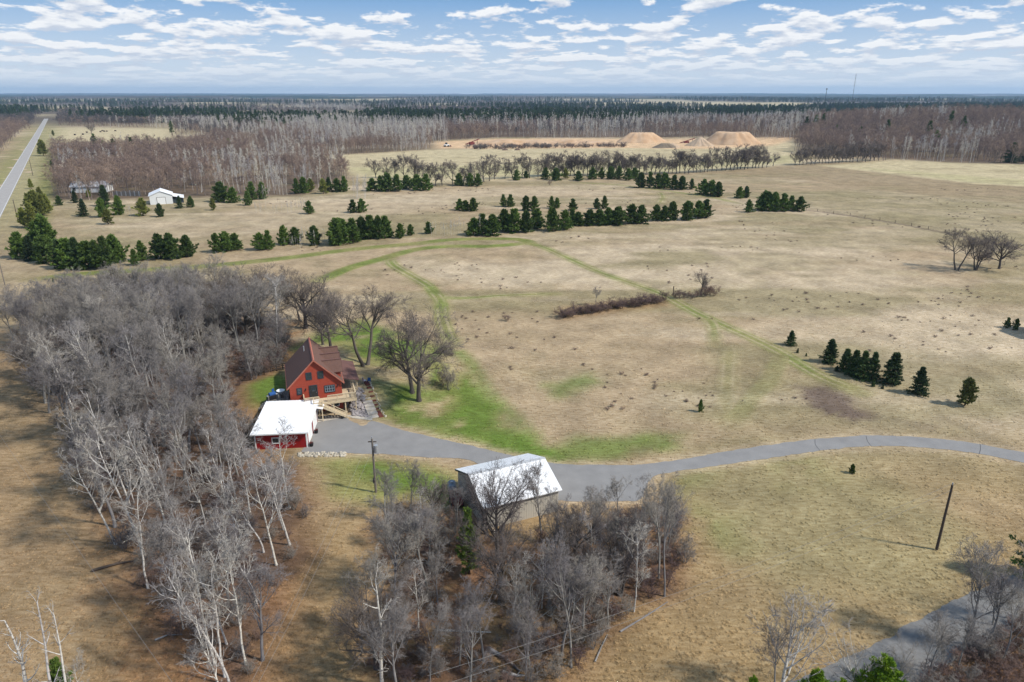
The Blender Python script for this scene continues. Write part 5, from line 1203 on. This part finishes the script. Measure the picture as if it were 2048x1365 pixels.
def wood_pts(poly, spacing, seed, cut=None):
    """jittered grid inside a pixel polygon (fast)"""
    rs = np.random.default_rng(seed); pts = px_poly(poly); lo, hi = pts[:, :2].min(0), pts[:, :2].max(0)
    gx, gy = np.meshgrid(np.arange(lo[0], hi[0], spacing), np.arange(lo[1], hi[1], spacing)); x = gx.ravel()+rs.uniform(-.5,.5,gx.size)*spacing; y = gy.ravel()+rs.uniform(-.5,.5,gx.size)*spacing
    ok = inside(x, y, pts); x, y = x[ok], y[ok]
    if cut is not None: k_ = cut(x, y); x, y = x[k_], y[k_]
    return x, y
def stack(x, y, z=None): return np.stack([x, y, terrain(x, y) + hill(x, y) - 0.1], 1)
ra, rb = P(0,457), P(88.4,260)
def off_road(x, y, g=15): return seg_dist(x, y, [ra-(rb-ra)*0.6, rb+(rb-ra)*1.2]) > g
FAR4, ASP4 = ['far0','far1','far2','far3'], ['asp0','asp1','asp2','asp3']
WL = [(72,398),(100,402),(225,401),(240,393),(430,392),(560,388),(640,384),(705,366),(690,340),(640,315),(560,300),(430,286),(340,304),(110,308),(84,335)]
x, y = wood_pts(WL, 6.6, 31, off_road); pn = fbm(x/45, y/45, 71) + 0.06*sstep(x/y, -0.42, -0.28); pa = pn > 0.60
scatter_stuff('woods', stack(x[~pa], y[~pa]), FAR4, 0.75, 1.3, 'brown bare woods behind the white shed', 5, 1.25)
scatter_stuff('woods', stack(x[pa], y[pa]), ASP4+['far1'], 0.65, 1.0, 'pale aspen stands within the brown woods behind the shed', 6)
x, y = wood_pts([(520,296),(630,306),(700,310),(862,300),(862,288),(900,285),(880,262),(700,250),(520,252)], 5.6, 33); s_ = fbm(x/60, y/40, 18) > .60; scatter_stuff('woods', stack(x[~s_], y[~s_]), ASP4+['far2'], 0.7, 1.3, 'pale white aspen wood beyond the far field', 7); scatter_stuff('woods', stack(x[s_], y[s_]), FAR4, 0.8, 1.2, 'brown trees mixed into the white aspen wood', 18)
x, y = wood_pts([(350,268),(430,282),(520,296),(520,250),(350,246)], 8, 34); s_ = fbm(x/70, y/70, 3) > .56
scatter_stuff('woods', stack(x[s_], y[s_]), ASP4, 0.9, 1.2, 'greyish aspens far behind the brown woods', 8); scatter_stuff('woods', stack(x[~s_], y[~s_]), ['shadefar0','shadefar1','far1'], 0.9, 1.2, 'brown trees far behind the brown woods, coloured dark for cloud shadow', 9)  # the darkened trees paint cloud shadow into this stand
x, y = wood_pts([(868,283),(1000,277),(1250,277),(1400,281),(1595,289),(1640,280),(1600,250),(1400,247),(1100,247),(868,252)], 6.5, 35); s_ = fbm(x/55, y/40, 19) > .56; scatter_stuff('woods', stack(x[~s_], y[~s_]), ASP4+['far0','shadefar0'], 0.7, 1.35, 'grey aspen belt behind the sand pit', 10); scatter_stuff('woods', stack(x[s_], y[s_]), FAR4, 0.9, 1.35, 'brown trees mixed into the aspen belt behind the pit', 17)
x, y = wood_pts([(1588,306),(1640,312),(1760,323),(1900,326),(2260,336),(2400,300),(2300,243),(1900,240),(1700,247),(1610,268)], 6.3, 36); s_ = fbm(x/40, y/40, 13) > .63
scatter_stuff('woods', stack(x[~s_], y[~s_]), FAR4, 1.0, 1.4, 'reddish brown woods right of the sand pit', 11); scatter_stuff('woods', stack(x[s_], y[s_]), ASP4, 0.9, 1.2, 'pale stems within the right woods', 12)
x, y = wood_pts([(-260,330),(-120,360),(0,352),(30,318),(60,278),(72,258),(40,250),(-300,262)], 6.0, 37, lambda a, b: off_road(a, b, 22)); scatter_stuff('woods', stack(x, y), FAR4, 0.75, 1.05, 'brown woods left of the country road', 13)
# pines rising out of the woods
row('dark green pine', 'pines rising from the right woods', [(1806,262,38),(1608,285,41),(1626,282,38),(1640,281,38),(1770,292,41),(1850,297,46),(1892,288,46),(1918,293,46),(1866,308,44),(1716,296,36),(1668,290,31)], ['fpine0','fpine1'], 'pine', 'pine_tree', 'of those rising from the right woods', 1.3)
row('dull green pine', 'pines rising from the left woods', [(193,308,41),(231,318,41),(210,316,36),(267,312,38),(298,304,33),(330,328,31),(108,352,33),(460,312,36),(345,272,31),(528,268,33),(556,266,31),(571,268,33),(642,264,36),(672,260,31),(745,262,31),(440,262,33),(480,262,33)], ['fpine0','fpine1'], 'pine', 'pine_tree', 'of those rising from the left woods', 1.3)

# ------------------------------------------------------------------ sand pit
def heap(name, cx, cy, wpx, hpx, mt, label, flat=0.35, seed=0, depth=0.8):
    """steep-sided stockpile with a flat or pointed top"""
    rs = np.random.default_rng(seed); c = P(cx, cy); w = wpx/pxm(cy)*math.cos(math.atan2(CAM_H, c.y))/2; h = height_m(cx, cy, hpx)
    nr, na = 16, 56; V, F = [], []
    for i in range(nr+1):
        t = i/nr
        for j in range(na):
            a = 2*math.pi*j/na; wob = 1 + 0.10*math.sin(2*a+seed) + 0.06*math.sin(5*a+seed*2) + 0.03*math.sin(11*a)
            prof = 1-max(0, (t-flat)/(1-flat)) if t > flat else 1
            rough = 0.05*h*(fbm(np.array([t*5+seed]), np.array([a*3.0]), seed)[0]-0.5) + (0.05*h*math.sin(13*a+3*t+seed)*math.sin(29*a+seed) if 0.25 < t < 0.95 else 0)
            V.append((w*t*wob*math.cos(a), w*depth*t*wob*math.sin(a), h*prof + rough*(1 if t < .98 else 0) - (0.5 if i == nr else 0)))
    for i in range(nr):
        for j in range(na): F.append((i*na+j, i*na+(j+1)%na, (i+1)*na+(j+1)%na, (i+1)*na+j))
    o = link(name, np_mesh(name, V, F, [mt], True), None, c); tag(o, label, 'sand pile'); return o
heap('sand_pile', 1281, 286, 98, 20, M['sand'], 'broad orange sand pile left of the pit road', 0.42, 1)
heap('sand_pile', 1462, 291, 112, 26, M['sand'], 'largest flat topped orange sand pile in the pit', 0.50, 2)
heap('gravel_pile', 1400, 294, 62, 20, M['palesand'], 'pointed tan gravel cone before the largest sand pile', 0.03, 3)
heap('sand_pile', 1345, 296, 40, 9, M['palesand'], 'low pale gravel mound between the sand piles', 0.1, 4)
heap('soil_pile', 1420, 249, 52, 16, M['darksoil'], 'brown soil cone far behind the aspen belt', 0.08, 5)
heap('soil_pile', 1330, 297, 56, 10, mat('weedy_soil', (0.20,0.16,0.115), None, 0.95, 0.3), 'weedy grey berm in front of the left sand pile', 0.3, 6, 0.4)
def bank():
    a, b = P(940, 293), P(1250, 290); n = 90; V, F = [], []
    d = (b-a); nn = Vector((-d.y, d.x, 0)).normalized()
    for i in range(n+1):
        t = i/n; env = min(1, t*5)*min(1, (1-t)*4); h = (3.0+0.8*math.sin(t*9)+0.5*math.sin(t*31))*env*(1.2 if t < .7 else .75)
        for off, z in ((-3,-.3),(0+1.5*math.sin(t*40),h*.12),(6+2*math.sin(t*23),h*.7),(8.5+1.5*math.sin(t*17),h),(30,h*.9),(60,-.3)):
            p = a + d*t + nn*off; V.append((p.x, p.y, z))
    for i in range(n):
        for k in range(5): F.append((i*6+k, (i+1)*6+k, (i+1)*6+k+1, i*6+k+1))
    o = link('pit_bank', np_mesh('pit_bank', V, F, [M['sand']])); tag(o, 'cut orange sand bank along the left of the pit', None, None, 'structure')
bank()
sp = []
for _ in range(150):
    t = random.random(); sp.append(tuple(P(930+320*t+random.uniform(-6,6), 298-4*t+random.uniform(-1.5,1.5))))
scatter_stuff('undergrowth', sp, BRK, 0.8, 1.7, 'bare brush along the front of the sand pit', 14, 1.5)
def machine(px, py, rz, label, body, name='loader', arm=True):
    r = empty(name, P(px, py), rz); tag(r, label, name.replace('_',' '))
    m = MB(); m.box(-2.2,2.2,-1.1,1.1,0.9,2.1); m.build('body', body, r, .1); m = MB(); m.box(-.9,.7,-1.0,1.0,2.1,3.6); m.build('cab', M['glass'], r, .08)
    for x in (-1.6,1.6):
        for y in (-1.3,1.3): m = MB(); m.tube((x,y-.3,.75),(x,y+.3,.75),.75,k=12); m.build('wheel', M['black'], r)
    if arm: m = MB(); m.bar((1.6,0,1.8),(3.6,0,1.0),.9,.3); m.build('arm', body, r); m = MB(); m.prism([(3.4,-1.3,.2),(4.5,-1.3,.2),(3.6,-1.3,1.4)], (0,2.6,0)); m.build('bucket', M['rust'], r)
machine(893, 294, .4, 'pale loader at the left end of the sand pit', M['trim_white'])
def screen(px, py, rz, label):
    r = empty('conveyor', P(px, py), rz); tag(r, label, 'conveyor')
    m = MB(); m.bar((-7,0,1.2),(7,0,5.4),1.4,.5); m.build('belt', M['rust'], r); m = MB(); m.box(-3,1.5,-1.6,1.6,.6,2.8); m.build('hopper', M['rust'], r)
    for x, h in ((-5,1.6),(0,3),(5,4.6)):
        for s in (-.7,.7): m = MB(); m.tube((x,s,0),(x,s,h),.12,k=6); m.build('leg', M['black'], r)
screen(1374, 289, .1, 'dark red conveyor machine between the sand piles'); screen(945, 291, .5, 'dark conveyor at the left end of the pit')
# low sheds beyond the belt
for (px, py, w, lab) in [(1458,243,34,'long pale blue roofed shed far behind the aspen belt'),(1503,241,22,'smaller pale shed right of the long blue roof')]:
    c = P(px, py); r = empty('shed', c); tag(r, lab, 'shed'); L = w/pxm(py)/2
    m = MB(); m.box(-L,L,0,14,0,5); m.build('wall', M['whitewall'], r); bl = mat('blue_roof', (0.30,0.42,0.48), None, .6)
    for s in (0,1): m = MB(); m.prism([(-L-.5,-.5 if s == 0 else 14.5,4.9),(-L-.5,7,7.2),(-L-.5,7,7.45),(-L-.5,-.5 if s == 0 else 14.5,5.15)], (2*L+1,0,0)); m.build('roof_slope', bl, r)
# brush piles and hay bales
for i, (px, py) in enumerate([(1010,301),(1035,301),(1002,299)]):
    heap('brush_pile', px, py, 13, 4, mat('brush_heap', (0.16,0.11,0.08), None, .95, .5), 'dark brush heap at the edge of the pit field, %s from the left' % ORD[[1,2,0][i]], .3, 20+i)
for i, (px, py) in enumerate([(150,271),(166,270),(201,265),(205,263),(209,264),(214,264),(231,263),(174,266)]):
    c = P(px, py); m = MB(); m.tube((-.9,0,.8),(.9,0,.8),.8,k=12); m.tube((-.92,0,.8),(-.90,0,.8),.5,k=10); o = m.build('hay_bale', M['pole']); o.location = c; o.rotation_euler = (0,0,random.uniform(0,3)); tag(o, 'dark round bale in the far pale field by the road', 'hay bale', 'bales in the far pale field')

# ------------------------------------------------------------------ far country
def far_forest():
    rs = np.random.default_rng(77); X, Y = [], []
    # rows thin out with distance, each clump stands for the trees one can still make out
    y = 960.0
    while y < 5200:
        half = y*0.80 + 60; step = 6 + (y-900)*0.0075
        n = int(2*half/step); x = np.linspace(-half, half, n) + rs.uniform(-.5,.5,n)*step
        X.append(x); Y.append(y + rs.uniform(-.5,.5,n)*step*2.2); y += step*2.4
    return np.concatenate(X), np.concatenate(Y)
fx, fy = far_forest()
a, b = P(0,457), P(88.4,260)
clear = ((fbm(fx/900, fy/1600, 51) > 0.615) & (fy > 1900)) | ((fbm(fx/420, fy/900, 52) > 0.60) & (fy > 1250))
pit = (np.abs(fx - (fy*(1440-1024)/1469)) < 110) & (fy > 860) & (fy < 1180)
keepm = ~clear & ~pit & off_road(fx, fy, 16)
# leave the white field by the road open
wf = px_poly([(95,253),(345,257),(345,290),(95,290)]); keepm &= ~inside(fx, fy, wf)
lake = px_poly([(455,209),(540,206.5),(552,208.5),(470,211.5)]); keepm &= ~(inside(fx, fy, lake))
fx, fy = fx[keepm], fy[keepm]
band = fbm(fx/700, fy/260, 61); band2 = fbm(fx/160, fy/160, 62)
con_shade = (band*0.7 + band2*0.3 + 0.10*sstep(fx/fy, -0.1, 0.15)*(1-sstep(fy, 2000, 3000)) ) > 0.485 - 0.06*(1-sstep(fy, 1900, 2600))*sstep(fx/fy, -0.25, 0.0)  # conifer share raised so their dark colour stands in for cloud shadow
pale = (~con_shade) & (fbm(fx/300, fy/500, 63) > 0.67)
br = ~con_shade & ~pale  # remaining bare forest, mostly trees with cloud shadow painted into the twigs
for i in range(3): PR['dcon%d'%i] = conifer('dark_conifer', 201+i, 17, 4.6, 'spruce' if i else 'pine', (BK['pinebark'], BK['spruce']), 0.45, 0.12)  # conifers whose dark needles also stand in for cloud-shadow bands
scatter_stuff('forest', np.stack([fx[con_shade], fy[con_shade], hill(fx[con_shade], fy[con_shade])-.1], 1), ['dcon0','dcon1','dcon2'], 0.8, 1.25, 'conifer forest towards the horizon, its dark bands standing in for cloud shadow', 41, 1.25)
scatter_stuff('forest', np.stack([fx[br], fy[br], hill(fx[br], fy[br])-.1], 1), ['shadefar0','shadefar1','shadefar2','far0'], 0.85, 1.2, 'grey brown bare forest towards the horizon, coloured dark for cloud shadow', 42, 1.5)
scatter_stuff('forest', np.stack([fx[pale], fy[pale], hill(fx[pale], fy[pale])-.1], 1), ASP4, 0.8, 1.1, 'pale aspen patches in the far forest', 43, 1.8)
# beyond five kilometres the crowns close into a rough canopy sheet
def canopy():
    ys = [5000.0]
    while ys[-1] < 18500: ys.append(ys[-1]*1.010)
    us = np.linspace(-1.0, 1.0, 460); U, Yv = np.meshgrid(us, np.array(ys)); X = U*(Yv*0.90)
    h = 13 + 16*sstep(Yv, 9000, 18000) + 5*vnoise(X/28, Yv/60, 81) + 26*np.maximum(fbm(X/2600, Yv/1500, 82, 3)-0.50, 0)*2 - 22*sstep(fbm(X/1400, Yv/2200, 83), .60, .64)
    h = np.maximum(h, -1); h[0] = -2
    n0, n1 = U.shape; idx = np.arange(n0*n1).reshape(n0, n1)
    F = np.stack([idx[:-1,:-1], idx[:-1,1:], idx[1:,1:], idx[1:,:-1]], -1).reshape(-1, 4)
    m = bpy.data.materials.new('far_canopy'); m.use_nodes = True; t = NT(m.node_tree); bs = t.n['Principled BSDF']; bs.inputs['Roughness'].default_value = 1; bs.inputs['Specular IOR Level'].default_value = 0
    at = t.node('ShaderNodeAttribute', attribute_name='cover'); t.l.new(at.outputs['Color'], bs.inputs['Base Color'])
    me = np_mesh('forest_canopy', np.stack([X.ravel(), Yv.ravel(), h.ravel()], 1), F, [m])
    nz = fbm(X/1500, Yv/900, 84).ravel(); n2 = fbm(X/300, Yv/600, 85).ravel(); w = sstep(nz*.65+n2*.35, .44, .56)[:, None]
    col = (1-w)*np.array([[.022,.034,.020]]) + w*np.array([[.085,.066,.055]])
    fld = (h.ravel() < 2)[:, None]; col = np.where(fld, np.array([[.26,.22,.13]]), col)
    rgba = np.ones((len(col), 4), np.float32); rgba[:, :3] = col; ca = me.color_attributes.new('cover', 'FLOAT_COLOR', 'POINT'); ca.data.foreach_set('color', rgba.ravel())
    tag(link('forest', me), 'hazy blue forest canopy along the horizon', None, None, 'stuff')
canopy()
me = np_mesh('lake', np.array([[p[0], p[1], 0.15] for p in lake]), [[0,1,2,3]], [M['water']]); tag(link('lake', me), 'sliver of blue lake in the far forest', None, None, 'structure')

# masts on the skyline
def mast():
    b = Vector(((1706-1024)/1469*3000, 3000, 0)); h = 45 + 33/FPX*3000*1.05; r = empty('radio_mast', b); tag(r, 'tall thin guyed radio mast on the skyline', 'radio mast')
    m = MB(); w = .9
    for i in range(3):
        a0 = i*2.094; m.tube((w*math.cos(a0), w*math.sin(a0), 0), (w*math.cos(a0), w*math.sin(a0), h), .16, k=4)
    for j in range(int(h/3)):
        for i in range(3): a0, a1 = i*2.094, (i+1)*2.094; m.tube((w*math.cos(a0), w*math.sin(a0), j*3), (w*math.cos(a1), w*math.sin(a1), j*3+3), .08, k=3, cap=False)
    m.build('lattice', M['black'], r)
    for z in (h*.62, h*.72, h*.84): m = MB(); m.tube((0,0,z),(0,0,z+2.6),2.0,k=10); m.build('antenna', M['metal'], r)
    for i in range(3):
        a0 = i*2.094+.5
        for z in (h*.5, h*.9): m = MB(); m.tube((0,0,z),(60*math.cos(a0),60*math.sin(a0),0),.05,k=3); m.build('guy_wire', M['wire'], r)
mast()
def cell_tower():
    b = Vector(((1652-1024)/1469*3000, 3000, 0)); h = 45 + 9/FPX*3000; r = empty('cell_tower', b); tag(r, 'short dark tower with a wide head on the skyline', 'tower')
    m = MB(); m.tube((0,0,0),(0,0,h),1.3,.8,k=10); m.build('shaft', M['black'], r); m = MB(); m.tube((0,0,h-6),(0,0,h-1),2.6,k=12); m.build('head', M['black'], r)
    for i in range(6): a0 = i*1.047; m = MB(); m.box(2.9*math.cos(a0)-.3,2.9*math.cos(a0)+.3,2.9*math.sin(a0)-.3,2.9*math.sin(a0)+.3,h-5.5,h-2); m.build('antenna', M['metal'], r)
cell_tower()

# ------------------------------------------------------------------ rank grass of the near meadow
def grass():
    rs = np.random.default_rng(91)
    m = bpy.data.materials.new('dead_grass_blades'); m.use_nodes = True; t = NT(m.node_tree); bs = t.n['Principled BSDF']; bs.inputs['Roughness'].default_value = .9; bs.inputs['Specular IOR Level'].default_value = .15
    at = t.node('ShaderNodeAttribute', attribute_name='cover', attribute_type='INSTANCER'); oi = t.node('ShaderNodeObjectInfo'); k = t.mapr(oi.outputs['Random'], 0, 1, 1.15, 1.9)
    t.l.new(t.mix(1.0, at.outputs['Color'], t.xyz(k, k, k), 'MULTIPLY'), bs.inputs['Base Color'])
    for i in range(3):
        n = 26; a = rs.uniform(0, 6.28, n); r = rs.uniform(0, .22, n); b0 = np.stack([r*np.cos(a), r*np.sin(a), np.full(n, -.03)], 1)
        d = np.stack([np.cos(a)*rs.uniform(.2,.9,n), np.sin(a)*rs.uniform(.2,.9,n), rs.uniform(.5,1,n)], 1); d[:, 0] -= .35
        V, F = spikes(b0, b0 + unit(d)*rs.uniform(.18,.5,n)[:, None], np.full(n, .022)); me = np_mesh('tuft%d_joined' % i, V, F, [m]); PR['tuft%d' % i] = (me, None); PR['tuft%d_joined' % i] = me
    N = 45000; y = 38 + 130*rs.uniform(0, 1, N)**1.9; x = rs.uniform(-1, 1, N)*(y*.80+10)
    ok = np.ones(N, bool)
    for poly in (drive_pts, np.array([P0(*p)[:2] for p in LANE_UP+LANE_LO])): ok &= ~inside(x, y, poly)
    u, d = house_local(x, y); ok &= ~((u > -14) & (u < 9.6) & (d > -12) & (d < 12))
    bx, by = (x-BO.x)*math.cos(BA)+(y-BO.y)*math.sin(BA), -(x-BO.x)*math.sin(BA)+(y-BO.y)*math.cos(BA); ok &= ~((bx > -.5)&(bx < 9.5)&(by > -.5)&(by < 9))
    x, y = x[ok], y[ok]
    ix = np.clip(np.searchsorted(GX, x), 0, len(GX)-1); iy = np.clip(np.searchsorted(GY, y), 0, len(GY)-1); c = np.ones((len(x), 4), np.float32); c[:, :3] = GC[iy, ix]
    o = scatter_stuff('grass', np.stack([x, y, terrain(x, y)], 1), ['tuft0','tuft1','tuft2'], .2, 0.62, 'rank dead grass tufts of the near meadow', 92)
    a = o.data.attributes.new('cover', 'FLOAT_COLOR', 'POINT'); a.data.foreach_set('color', c.ravel())
    # dark weed stalks dotted over the open meadow
    N = 2600; y = 95 + 260*rs.uniform(0, 1, N); x = rs.uniform(-.35, .78, N)*y; u, d = house_local(x, y); ok = ~((np.abs(u) < 16)&(np.abs(d) < 16)) & ~inside(x, y, drive_pts); cc = cover_at(x, y); ok &= (cc[:, 0] > cc[:, 1]*1.12) & (fbm(x/22, y/14, 66) > 0.60)
    scatter_stuff('weeds', np.stack([x[ok], y[ok], terrain(x[ok], y[ok])-.05], 1), BRK[:3], .06, .24, 'dead weed stalks dotted over the meadow', 93, 2.2)
grass()

# ------------------------------------------------------------------ air
def haze():
    m = bpy.data.materials.new('haze_air'); m.use_nodes = True; t = NT(m.node_tree); t.n.clear()
    v = t.node('ShaderNodeVolumePrincipled'); v.inputs['Color'].default_value = (0.50,0.74,1.0,1); v.inputs['Density'].default_value = HAZE; v.inputs['Anisotropy'].default_value = 0.1
    o = t.node('ShaderNodeOutputMaterial'); t.l.new(v.outputs[0], o.inputs['Volume'])
    mb = MB(); mb.box(-17500, 17500, -600, 19500, -4, 175); b = mb.build('haze', m); tag(b, 'thin blue air haze over the whole country', None, None, 'stuff')
HAZE = 7e-5
haze()
